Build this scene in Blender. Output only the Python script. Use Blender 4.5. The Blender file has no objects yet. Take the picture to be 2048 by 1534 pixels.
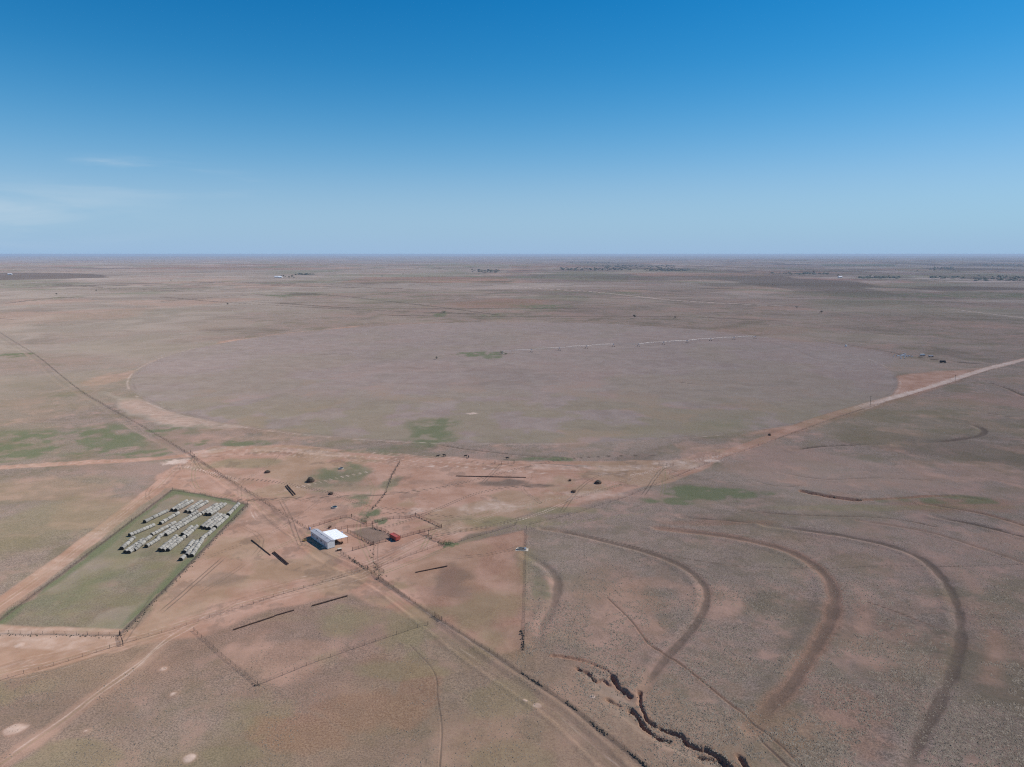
import bpy, bmesh, math, random
import numpy as np
from mathutils import Vector, Matrix

random.seed(7); rng = np.random.default_rng(7)
scene = bpy.context.scene
R = math.radians

# ------------------------------------------------------------------ camera
CAM_H = 130.0; FPX = 1410.0; PITCH = R(10.41)          # 2048-wide photograph, 24 mm class drone lens
cam_d = bpy.data.cameras.new('camera'); cam = bpy.data.objects.new('camera', cam_d)
scene.collection.objects.link(cam); scene.camera = cam
cam.location = (0, 0, CAM_H); cam.rotation_euler = (R(90) - PITCH, 0, 0)
cam_d.sensor_width = 36.0; cam_d.lens = 36.0 * FPX / 2048.0
cam_d.clip_start = 1.0; cam_d.clip_end = 200000.0

# ------------------------------------------------------------------ exposure, sky, sun
vs = scene.view_settings
scene.cycles.use_denoising = False; scene.cycles.pixel_filter_type = 'BLACKMAN_HARRIS'; scene.cycles.filter_width = 1.15
scene.cycles.volume_bounces = 0; scene.cycles.sample_clamp_direct = 2.5; scene.cycles.sample_clamp_indirect = 1.0; scene.cycles.max_bounces = 4
scene.display_settings.display_device = 'sRGB'
vs.view_transform = 'Standard'; vs.look = 'None'; vs.exposure = 0.0; vs.gamma = 1.0; vs.use_curve_mapping = False
SUN_AZ = R(14)           # measured from +X towards +Y (the camera looks along +Y): sun to the right, a little ahead
SUN_EL = R(47)
world = bpy.data.worlds.new('World'); scene.world = world; world.use_nodes = True
wt = world.node_tree; wt.nodes.clear()
def wn(t, **k):
    n = wt.nodes.new(t)
    for a, b in k.items(): setattr(n, a, b)
    return n
SKY_S = 0.088
wo = wn('ShaderNodeOutputWorld'); bg = wn('ShaderNodeBackground'); bg.inputs[1].default_value = 0.088
sky = wn('ShaderNodeTexSky', sky_type='NISHITA', sun_disc=False, sun_elevation=SUN_EL, sun_rotation=R(90) - SUN_AZ)
sky.altitude = 700.0; sky.air_density = 1.0; sky.dust_density = 0.0; sky.ozone_density = 4.0
hs = wn('ShaderNodeHueSaturation'); hs.inputs['Saturation'].default_value = 1.30; hs.inputs['Value'].default_value = 1.0
wt.links.new(sky.outputs[0], hs.inputs['Color'])
# thin high cirrus low on the left: streaky noise on the sky direction
tc = wn('ShaderNodeTexCoord')
mp = wn('ShaderNodeMapping'); mp.inputs['Scale'].default_value = (3.0, 3.0, 22.0)
wt.links.new(tc.outputs['Generated'], mp.inputs[0])
cn = wn('ShaderNodeTexNoise'); cn.inputs['Scale'].default_value = 1.6; cn.inputs['Detail'].default_value = 7.0
cn.inputs['Roughness'].default_value = 0.55; cn.inputs['Distortion'].default_value = 0.4
wt.links.new(mp.outputs[0], cn.inputs['Vector'])
def px_dir(x, y):
    a = (x - 1024) / FPX; b = (767 - y) / FPX
    v = Vector((a, math.cos(PITCH) + b * math.sin(PITCH), -math.sin(PITCH) + b * math.cos(PITCH)))
    return v.normalized()
acc = None
for (x, y, w, hgt, amt, lo, hi) in [(70, 425, .13, .035, .34, .30, .70), (330, 355, .11, .022, .36, .45, .66),
                                    (205, 327, .035, .005, .4, .36, .66), (430, 343, .05, .004, .28, .38, .68)]:
    v = px_dir(x, y)
    sub = wn('ShaderNodeVectorMath', operation='SUBTRACT'); sub.inputs[1].default_value = v
    nrm = wn('ShaderNodeVectorMath', operation='NORMALIZE')
    wt.links.new(tc.outputs['Generated'], nrm.inputs[0]); wt.links.new(nrm.outputs[0], sub.inputs[0])
    sc_ = wn('ShaderNodeVectorMath', operation='MULTIPLY'); sc_.inputs[1].default_value = (1 / w, 1 / w, 1 / hgt)
    wt.links.new(sub.outputs[0], sc_.inputs[0])
    ln = wn('ShaderNodeVectorMath', operation='LENGTH'); wt.links.new(sc_.outputs[0], ln.inputs[0])
    mr = wn('ShaderNodeMapRange', interpolation_type='SMOOTHSTEP')
    mr.inputs[1].default_value = 0.0; mr.inputs[2].default_value = 1.5; mr.inputs[3].default_value = amt; mr.inputs[4].default_value = 0.0
    wt.links.new(ln.outputs['Value'], mr.inputs[0])
    nr = wn('ShaderNodeMapRange', interpolation_type='SMOOTHSTEP'); nr.inputs[1].default_value = lo; nr.inputs[2].default_value = hi
    wt.links.new(cn.outputs[0], nr.inputs[0])
    ml = wn('ShaderNodeMath', operation='MULTIPLY'); wt.links.new(mr.outputs[0], ml.inputs[0]); wt.links.new(nr.outputs[0], ml.inputs[1])
    if acc is None: acc = ml
    else:
        ad = wn('ShaderNodeMath', operation='ADD'); wt.links.new(acc.outputs[0], ad.inputs[0]); wt.links.new(ml.outputs[0], ad.inputs[1]); acc = ad
# clear dry-air blue: deepen the zenith and lay the pale band of ground haze along the horizon
spc = wn('ShaderNodeSeparateColor'); cmb = wn('ShaderNodeCombineColor'); wt.links.new(hs.outputs[0], spc.inputs[0])
for i, (a_, g_) in enumerate(((13.0, 2.4), (1.60, 1.15), (1.72, 1.15))):
    p_ = wn('ShaderNodeMath', operation='POWER'); p_.inputs[1].default_value = g_
    q_ = wn('ShaderNodeMath', operation='MULTIPLY'); q_.inputs[1].default_value = a_ * SKY_S ** (g_ - 1)
    d_ = wn('ShaderNodeMath', operation='MULTIPLY_ADD'); d_.inputs[1].default_value = SKY_S / (.40, 2.0, 2.5)[i]; d_.inputs[2].default_value = 1.0; r_ = wn('ShaderNodeMath', operation='DIVIDE')
    wt.links.new(spc.outputs[i], p_.inputs[0]); wt.links.new(p_.outputs[0], q_.inputs[0]); wt.links.new(q_.outputs[0], d_.inputs[0]); wt.links.new(q_.outputs[0], r_.inputs[0]); wt.links.new(d_.outputs[0], r_.inputs[1]); wt.links.new(r_.outputs[0], cmb.inputs[i])
nrz = wn('ShaderNodeVectorMath', operation='NORMALIZE'); wt.links.new(tc.outputs['Generated'], nrz.inputs[0])
sxz = wn('ShaderNodeSeparateXYZ'); wt.links.new(nrz.outputs[0], sxz.inputs[0])
rmp = wn('ShaderNodeValToRGB'); wt.links.new(sxz.outputs[2], rmp.inputs[0]); rmp.color_ramp.interpolation = 'B_SPLINE'
el_ = rmp.color_ramp.elements; el_[0].position = 0.0; el_[0].color = (1, 1, 1, 1); el_[1].position = .34; el_[1].color = (0, 0, 0, 1)
for p_, v_ in ((.03, .80), (.07, .52), (.12, .28), (.18, .12), (.24, .04)):
    e_ = el_.new(p_); e_.color = (v_, v_, v_, 1)
hzm = wn('ShaderNodeMix', data_type='RGBA'); hzm.inputs[7].default_value = (.330 / SKY_S, .490 / SKY_S, .710 / SKY_S, 1)
wt.links.new(rmp.outputs[0], hzm.inputs[0]); wt.links.new(cmb.outputs[0], hzm.inputs[6])
mx = wn('ShaderNodeMix', data_type='RGBA'); mx.inputs[7].default_value = (7.5, 8.3, 9.0, 1)
wt.links.new(acc.outputs[0], mx.inputs[0]); wt.links.new(hzm.outputs[2], mx.inputs[6])
wt.links.new(mx.outputs[2], bg.inputs[0]); wt.links.new(bg.outputs[0], wo.inputs[0])

sun_d = bpy.data.lights.new('sun', 'SUN'); sun_d.energy = 5.0; sun_d.angle = R(0.53); sun_d.color = (1.0, 0.95, 0.895)
sun = bpy.data.objects.new('sun', sun_d); scene.collection.objects.link(sun)
sdir = Vector((math.cos(SUN_EL) * math.cos(SUN_AZ), math.cos(SUN_EL) * math.sin(SUN_AZ), math.sin(SUN_EL)))
sun.rotation_euler = sdir.to_track_quat('Z', 'Y').to_euler(); sun.location = sdir * 500

# ------------------------------------------------------------------ numpy noise and terrain height
def _hash(ix, iy, seed):
    h = (ix.astype(np.int64) * 374761393 + iy.astype(np.int64) * 668265263 + seed * 1442695041) & 0xFFFFFFFF
    h = ((h ^ (h >> 13)) * 1274126177) & 0xFFFFFFFF
    h = (h ^ (h >> 16)) & 0xFFFFFF
    return h.astype(np.float64) / 16777215.0
def vnoise(x, y, seed=0):
    xi = np.floor(x); yi = np.floor(y); fx = x - xi; fy = y - yi
    fx = fx * fx * (3 - 2 * fx); fy = fy * fy * (3 - 2 * fy)
    a = _hash(xi, yi, seed); b = _hash(xi + 1, yi, seed); c = _hash(xi, yi + 1, seed); d = _hash(xi + 1, yi + 1, seed)
    return (a * (1 - fx) + b * fx) * (1 - fy) + (c * (1 - fx) + d * fx) * fy
def fbm(x, y, wl, seed=0, octv=4, gain=0.5):
    s = 0; a = 1; t = 0; f = 1.0 / wl
    for o in range(octv):
        s = s + a * vnoise(x * f + 17.3 * o, y * f - 9.1 * o, seed + o * 31); t += a; a *= gain; f *= 2.03
    return s / t
def fbD(D, x, y, wl, seed=0, octv=4, gain=0.5):
    """fbm only where a polyline distance was found"""
    out = np.full(D.shape, .5); m = np.nonzero(D < 1e8)[0]
    if len(m): out[m] = fbm(x[m], y[m], wl, seed, octv, gain)
    return out
def sstep(a, b, x):
    t = np.clip((x - a) / (b - a), 0, 1); return t * t * (3 - 2 * t)

def H_macro(x, y):
    x = np.asarray(x, float); y = np.asarray(y, float); d = np.hypot(x, y)
    far = sstep(1800, 9000, d)
    h = far * ((fbm(x, y, 7000, 3, 3) - 0.5) * 62 + (fbm(x, y, 2100, 9, 3) - 0.5) * 16)
    h = h - far * 4 + (fbm(x, y, 260, 21, 2) - 0.5) * 1.4 * sstep(380, 900, d)
    return h
_cp, _sp = math.cos(PITCH), math.sin(PITCH)
def ray(x, y):
    a = x - 1024; b = -(y - 767)
    return a, FPX * _cp + b * _sp, -FPX * _sp + b * _cp
def G(x, y, z=None):
    """photo pixel -> the point of the ground (or of the height z) it shows"""
    a, dy, dz = ray(x, y)
    zz = 0.0 if z is None else z
    for i in range(1 if z is not None else 12):
        t = (CAM_H - zz) / -dz; X, Y = a * t, dy * t
        if z is None: zz = zz * .3 + .7 * float(H_macro(X, Y))
    return (X, Y)
def GL(pts): return [G(*p) for p in pts]

def seg_dist(x, y, pts, reach, closed=False):
    """distance to a polyline (inf beyond reach) and signed side"""
    D = np.full(x.shape, 1e9); S = np.zeros(x.shape)
    P = list(pts) + ([pts[0]] if closed else [])
    for (x0, y0), (x1, y1) in zip(P[:-1], P[1:]):
        m = np.nonzero((x > min(x0, x1) - reach) & (x < max(x0, x1) + reach) & (y > min(y0, y1) - reach) & (y < max(y0, y1) + reach))[0]
        if not len(m): continue
        dx, dy = x1 - x0, y1 - y0; L2 = dx * dx + dy * dy + 1e-9
        t = np.clip(((x[m] - x0) * dx + (y[m] - y0) * dy) / L2, 0, 1)
        d = np.hypot(x[m] - x0 - t * dx, y[m] - y0 - t * dy)
        s = np.sign((x[m] - x0) * dy - (y[m] - y0) * dx)
        better = d < D[m]; mm = m[better]; D[mm] = d[better]; S[mm] = s[better]
    return D, S
def smooth_line(pts, n=6):
    """Catmull-Rom through pts"""
    P = [np.array(p, float) for p in pts]; P = [2 * P[0] - P[1]] + P + [2 * P[-1] - P[-2]]; out = []
    for i in range(1, len(P) - 2):
        for k in range(n):
            t = k / n
            out.append(tuple(.5 * ((2 * P[i]) + (-P[i - 1] + P[i + 1]) * t + (2 * P[i - 1] - 5 * P[i] + 4 * P[i + 1] - P[i + 2]) * t * t + (-P[i - 1] + 3 * P[i] - 3 * P[i + 1] + P[i + 2]) * t ** 3)))
    out.append(tuple(P[-2])); return out
def poly_mask(x, y, pts, soft, wob=0, wl=20, seed=0):
    """soft-edged inside of a polygon, its outline roughened by noise"""
    reach = soft + wob + 1
    xs = [p[0] for p in pts]; ys = [p[1] for p in pts]; M = np.zeros(x.shape)
    m = np.nonzero((x > min(xs) - reach) & (x < max(xs) + reach) & (y > min(ys) - reach) & (y < max(ys) + reach))[0]
    if not len(m): return M
    X, Y = x[m], y[m]; ins = np.zeros(len(m), bool); n = len(pts)
    for i in range(n):
        (x0, y0), (x1, y1) = pts[i], pts[(i + 1) % n]
        c = ((y0 > Y) != (y1 > Y)) & (X < (x1 - x0) * (Y - y0) / ((y1 - y0) or 1e-9) + x0); ins ^= c
    D, _ = seg_dist(X, Y, pts, reach, True); D = np.minimum(D, reach)
    sd = np.where(ins, D, -D) + ((fbm(X, Y, wl, seed, 3) - .5) * 2 * wob if wob else 0)
    M[m] = sstep(-soft, soft, sd); return M
def blob(x, y, px, py, rx, ry, seed=0, rot=0):
    """soft irregular patch; rx, ry are pixel half sizes in the photograph, turned into metres on the ground"""
    cx, cy = G(px, py); ex, _ = G(px + rx, py); _, n0 = G(px, py + ry); _, n1 = G(px, py - ry)
    ax = abs(ex - cx); ay = abs(n1 - n0) / 2; M = np.zeros(x.shape)
    m = np.nonzero((np.abs(x - cx) < ax * 1.8) & (np.abs(y - cy) < ay * 2.2))[0]
    if not len(m): return M
    X, Y = x[m], y[m]; r = np.hypot((X - cx) / ax, (Y - cy) / ay)
    M[m] = sstep(1.25, .35, r + (fbm(X, Y, max(ax, ay) * .5, seed, 4) - .5) * 1.3); return M

# ------------------------------------------------------------------ traced layout (photo pixels -> ground metres)
L = {}
L['diag_fence'] = GL([(-60, 620), (0, 665), (75, 712), (165, 785), (280, 850), (385, 912), (500, 985), (612, 1056)])
L['diag_road'] = smooth_line(GL([(-60, 628), (0, 676), (60, 712), (120, 765), (195, 806), (270, 857), (378, 915), (470, 978), (560, 1040), (640, 1110), (720, 1150), (770, 1178), (850, 1240), (960, 1325), (1100, 1420), (1225, 1534), (1300, 1610)]))
L['low_fence'] = GL([(757, 1156), (870, 1235), (1000, 1318), (1065, 1362), (1140, 1412), (1210, 1470), (1250, 1500), (1345, 1575)])
L['main_road'] = smooth_line(GL([(-160, 1400), (0, 1345), (110, 1322), (245, 1281), (400, 1232), (560, 1184), (700, 1150), (760, 1128), (860, 1080), (960, 1038), (1080, 1003), (1230, 972), (1360, 940), (1440, 912), (1540, 876), (1640, 838), (1740, 808), (1860, 774), (1950, 745), (1995, 732), (2048, 719), (2200, 685)]))
L['loop_road'] = smooth_line(GL([(385, 908), (450, 899), (560, 899), (700, 911), (850, 921), (1000, 930), (1180, 936), (1330, 932), (1440, 908)]))
L['west_road'] = smooth_line(GL([(-200, 955), (0, 936), (150, 927), (280, 920), (385, 910)]))
L['yard_track'] = smooth_line(GL([(380, 925), (345, 945), (318, 972), (270, 1008), (200, 1062), (100, 1138), (0, 1208), (-120, 1290)]))
L['low_track'] = smooth_line(GL([(400, 1243), (330, 1283), (270, 1335), (200, 1385), (120, 1445), (0, 1530), (-80, 1590)]))
L['west_lane'] = smooth_line(GL([(-120, 1266), (0, 1272), (120, 1276), (240, 1282)]))
YARD = GL([(-160, 1335), (0, 1240), (345, 980), (400, 988), (495, 1008), (240, 1270), (0, 1267), (-160, 1262)])
CORRAL_DIRT = GL([(310, 950), (380, 915), (430, 893), (560, 889), (760, 905), (900, 916), (1060, 921), (1340, 922), (1460, 893), (1420, 935), (1330, 965), (1230, 990), (1100, 1017), (1020, 1045), (900, 1090), (800, 1150), (870, 1235), (850, 1240), (700, 1190), (560, 1220), (420, 1268), (280, 1290), (240, 1275), (345, 1165), (500, 1008), (345, 976), (300, 980)])
SOUTH_DIRT = GL([(770, 1150), (900, 1092), (1052, 1058), (1049, 1300), (1000, 1312), (870, 1235)])
PIV_C = G(1005, 708); PIV_R = 447.0; FLD_C = (2.0, 922.0)
ARCS = [  # points, half width of the dark channel, how dark, how red
    ([(1056, 1112), (1098, 1136), (1116, 1165), (1110, 1205), (1088, 1250), (1070, 1285)], 3.0, .55, .1),
    ([(1085, 1058), (1140, 1066), (1200, 1080), (1280, 1100), (1340, 1120), (1385, 1145), (1413, 1180), (1410, 1212), (1390, 1250), (1355, 1292), (1318, 1335), (1285, 1385)], 2.6, .62, .35),
    ([(1318, 1056), (1420, 1067), (1500, 1080), (1580, 1102), (1636, 1134), (1668, 1180), (1660, 1240), (1622, 1310), (1575, 1380), (1500, 1460)], 3.4, .55, .6),
    ([(1530, 1049), (1640, 1063), (1760, 1086), (1840, 1115), (1890, 1160), (1918, 1220), (1922, 1290), (1890, 1380), (1855, 1450), (1805, 1560)], 3.1, .66, .2),
    ([(1715, 1040), (1850, 1062), (1960, 1095), (2030, 1118), (2110, 1150)], 2.0, .45, .4),
    ([(1870, 1033), (1960, 1050), (2048, 1072), (2140, 1098)], 2.2, .6, .2),
    ([(1845, 1007), (1960, 1026), (2048, 1050), (2150, 1085)], 1.8, .5, .7),
    ([(1363, 1034), (1450, 1040), (1520, 1046)], 1.4, .5, .1),
    ([(1585, 900), (1640, 893), (1720, 889), (1765, 889)], 2.6, .7, 0),
    ([(1885, 842), (1930, 845), (1966, 857), (1960, 870), (1900, 880), (1850, 884)], 3.4, .5, 0),
    ([(1965, 762), (2010, 775), (2048, 791), (2110, 812)], 3.0, .6, 0),
    ([(1930, 818), (1990, 828), (2048, 838), (2120, 846)], 2.6, .5, 0),
    ([(1470, 1132), (1640, 1136), (1760, 1132), (1900, 1133), (2048, 1128), (2150, 1126)], .45, .55, .2),
    ([(1105, 1063), (1200, 1076), (1330, 1108), (1440, 1128), (1475, 1132)], .45, .5, .3),
    ([(1480, 1020), (1620, 1030), (1780, 1036), (1900, 1060)], 1.2, .45, .2),
    ([(1560, 945), (1650, 958), (1760, 955), (1900, 962)], 1.6, .35, .1),
    ([(1500, 960), (1560, 972), (1620, 970)], 1.4, .35, .0),
    ([(1735, 1203), (1790, 1222), (1867, 1252)], .4, .7, .5),
    ([(1215, 1195), (1262, 1240), (1300, 1290), (1352, 1322), (1420, 1375), (1480, 1425), (1560, 1490), (1610, 1540)], .55, .55, .8),
    ([(1520, 1480), (1552, 1510), (1590, 1545)], .5, .9, .6),
    ([(1050, 925), (1130, 930), (1200, 934)], 1.6, .3, 0),
    ([(870, 888), (930, 898), (1010, 907), (1120, 916)], 1.8, .55, 0),
    ([(620, 587), (680, 592), (780, 603), (900, 617), (1010, 632)], 9, .5, .1),
    ([(1330, 600), (1400, 602), (1520, 608)], 8, .5, .1),
    ([(1575, 700), (1640, 703), (1700, 712), (1760, 716)], 4, .0, 0),
    ([(1640, 680), (1740, 697), (1800, 708), (1880, 720), (1990, 730)], 3.2, .65, 0),
    ([(1858, 690), (1900, 698), (1925, 702)], 3.0, .5, 0),
    ([(1140, 642), (1300, 655), (1420, 668), (1560, 690), (1640, 720)], 3.5, .25, .1),
    ([(1240, 655), (1330, 650), (1440, 655), (1560, 662)], 4, .3, .3),
    ([(1380, 623), (1450, 640), (1560, 655), (1700, 668)], 6, .22, .2),
    ([(1310, 622), (1480, 636), (1640, 645)], 6, .22, .1),
    ([(1500, 622), (1680, 640), (1880, 648)], 6, .25, .2),
    ([(0, 608), (110, 596), (180, 595)], 8, .5, .1),
    ([(300, 605), (380, 598), (500, 590), (640, 586)], 8, .45, .2),
    ([(590, 712), (660, 708), (712, 711)], 5, .35, 0),
    ([(700, 762), (800, 766), (900, 770)], 2.5, .2, 0),
    ([(1345, 763), (1370, 765), (1395, 770)], 2.5, .5, 0),
    ([(820, 1290), (868, 1345), (876, 1400), (884, 1460), (880, 1534)], .35, .45, .3),
    ([(800, 727), (830, 722), (860, 722)], 4, .4, 0),
]
ARCS = [(smooth_line(GL(a), 5), (w * .84 if i < 5 else w), (k if i in range(5) else min(1.0, k * 1.45)), r) for i, (a, w, k, r) in enumerate(ARCS)]
GULLY = [  # points, half width, depth
    ([(1105, 1311), (1128, 1314), (1165, 1321), (1212, 1340), (1224, 1352)], .5, .5),
    ([(1224, 1352), (1238, 1374), (1260, 1394)], 1.0, 1.5),
    ([(1262, 1420), (1273, 1430), (1288, 1452), (1316, 1474), (1340, 1481)], 1.0, 1.6),
    ([(1279, 1384), (1280, 1405), (1287, 1424), (1296, 1442), (1328, 1458)], .7, 1.2),
    ([(1328, 1458), (1361, 1471), (1383, 1491), (1420, 1502), (1454, 1526), (1475, 1552)], 1.1, 1.6),
    ([(1156, 1337), (1175, 1345), (1192, 1360), (1204, 1357), (1219, 1368)], .6, .9),
    ([(1400, 1512), (1440, 1522), (1462, 1545)], .7, 1.0),
    ([(1478, 1512), (1492, 1534), (1500, 1560)], .8, 1.3),
    ([(1216, 1399), (1240, 1412)], .4, .6),
    ([(1605, 982), (1640, 989), (1690, 997), (1712, 999)], 2.6, 2.4),
    ([(1712, 999), (1800, 996), (1900, 992), (1970, 1000)], .9, .6),
]
GULLY = [(smooth_line(GL(a), 6), w * .62, k * 1.05) for a, w, k in GULLY]
GULLY_FLOOR = GL([(1140, 1330), (1215, 1348), (1262, 1398), (1285, 1440), (1350, 1465), (1420, 1505), (1480, 1545), (1430, 1545), (1330, 1490), (1270, 1460), (1235, 1425), (1185, 1372)])
MOUNDS = [(345, 1390, 3.2), (381, 1516, 3.0), (30, 1458, 3.6), (172, 1463, 2.6), (486, 1447, 1.7), (325, 1340, 2.4), (40, 1290, 2.0), (1185, 1395, 1.2), (1075, 1412, 2.2), (1050, 1405, 1.6)]

def H_detail(x, y, d):
    h = np.zeros(x.shape)
    for pts, w, k, r in ARCS:
        if w > 5: continue
        W = w * 4 + 4
        D, S = seg_dist(x, y, pts, W); m = D < W
        if not m.any(): continue
        Dm = D[m]; Sm = S[m]
        sc = min(1.0, w / 3.0)
        # graded channel with the spoil thrown up beside it
        h[m] += -0.95 * sc * np.exp(-(Dm / (w * .8)) ** 2) * k + .75 * sc * k * np.exp(-((Dm * Sm - w * 1.7) / (w * .75)) ** 2)
    wob = (fbm(x, y, 2.6, 77, 4, .7) - .5) * 3.4
    for pts, w, k in GULLY:
        D, S = seg_dist(x, y, pts, 8); m = D < 8
        if not m.any(): continue
        h[m] -= k * sstep(w + .40, w * .35, D[m] + wob[m] * .5)
    fl = poly_mask(x, y, GULLY_FLOOR, 2.0, 2.5, 8, 5)
    h -= fl * (.35 + .25 * fbm(x, y, 2.0, 41, 3))
    for name, w, dep in (('main_road', 3.0, .22), ('loop_road', 2.6, .15), ('diag_road', 2.0, .2), ('yard_track', 2.4, .12), ('west_road', 2.4, .12)):
        D, S = seg_dist(x, y, L[name], 9); m = D < 9
        if m.any(): h[m] += -dep * sstep(w + 1.2, w - .6, D[m]) + .16 * np.exp(-((D[m] - w - 1.6) / .8) ** 2)
    for px, py, r in MOUNDS:
        cx, cy = G(px, py); h += .35 * np.exp(-(((x - cx) ** 2 + (y - cy) ** 2) / (r * .6) ** 2))
    near = sstep(900, 200, d)
    h += near * ((fbm(x, y, 1.5, 61, 3, .7) - .5) * (.05 + .20 * sstep(-8, 25, x - (y < 300) * 0) * sstep(.35, .6, fbm(x, y, 22, 64, 3))) + (fbm(x, y, 9, 62, 3) - .5) * .35)
    h += (fbm(x, y, 60, 63, 2) - .5) * .8 * sstep(60, 160, d)
    return h
def H(x, y):
    xx = np.atleast_1d(np.asarray(x, float)); yy = np.atleast_1d(np.asarray(y, float))
    d = np.hypot(xx, yy); r = H_macro(xx, yy) + H_detail(xx, yy, d)
    return r if np.ndim(x) else float(r[0])
# ------------------------------------------------------------------ node helper
def lin(c):
    return tuple((v / 255 / 12.92) if v / 255 <= .04045 else ((v / 255 + .055) / 1.055) ** 2.4 for v in c)
class NT:
    def __init__(s, name):
        s.m = bpy.data.materials.new(name); s.m.use_nodes = True; s.t = s.m.node_tree; s.t.nodes.clear()
        s.out = s.n('ShaderNodeOutputMaterial'); s.b = s.n('ShaderNodeBsdfPrincipled'); s.l(s.b.outputs[0], s.out.inputs[0])
    def n(s, t, **k):
        q = s.t.nodes.new(t)
        for a, b in k.items(): setattr(q, a, b)
        return q
    def l(s, a, b): s.t.links.new(a, b)
    def noise(s, scale, detail=3, vec=None, rough=.55, dist=0):
        q = s.n('ShaderNodeTexNoise'); q.inputs['Scale'].default_value = scale; q.inputs['Detail'].default_value = detail
        q.inputs['Roughness'].default_value = rough; q.inputs['Distortion'].default_value = dist
        if vec is not None: s.l(vec, q.inputs['Vector'])
        return q.outputs[0]
    def rng(s, v, a, b, c=0., d=1., smooth=True):
        q = s.n('ShaderNodeMapRange'); 
        if smooth: q.interpolation_type = 'SMOOTHSTEP'
        s.l(v, q.inputs[0])
        for i, k in enumerate((a, b, c, d)): q.inputs[i + 1].default_value = k
        return q.outputs[0]
    def math(s, op, a, b):
        q = s.n('ShaderNodeMath', operation=op)
        for i, v in enumerate((a, b)):
            if isinstance(v, (int, float)): q.inputs[i].default_value = v
            else: s.l(v, q.inputs[i])
        return q.outputs[0]
    def mix(s, f, a, b, bt='MIX'):
        q = s.n('ShaderNodeMix', data_type='RGBA', blend_type=bt)
        for i, v in ((0, f), (6, a), (7, b)):
            if isinstance(v, (int, float)): q.inputs[i].default_value = v
            elif isinstance(v, tuple): q.inputs[i].default_value = (*v[:3], 1)
            else: s.l(v, q.inputs[i])
        return q.outputs[2]
def simple_mat(name, col, rough=.8, metal=0., var=.25, scale=3., bump=0., col2=None, objvar=0.):
    t = NT(name); tcd = t.n('ShaderNodeTexCoord').outputs['Object']
    nz = t.noise(scale, 5, tcd, .6)
    c2 = col2 or tuple(v * (1 - var) for v in col)
    c = t.mix(t.rng(nz, .35, .65), col, c2)
    if objvar:
        oi = t.n('ShaderNodeObjectInfo').outputs['Random']
        g = t.rng(oi, 0, 1, 1 - objvar, 1 + objvar * .4, False)
        cb = t.n('ShaderNodeCombineColor'); [t.l(g, cb.inputs[i]) for i in range(3)]
        c = t.mix(1.0, c, cb.outputs[0], 'MULTIPLY')
    t.l(c, t.b.inputs['Base Color']); t.b.inputs['Roughness'].default_value = rough; t.b.inputs['Metallic'].default_value = metal
    if bump:
        bp = t.n('ShaderNodeBump'); bp.inputs['Strength'].default_value = bump; bp.inputs['Distance'].default_value = .05
        t.l(nz, bp.inputs['Height']); t.l(bp.outputs[0], t.b.inputs['Normal'])
    return t.m

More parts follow.
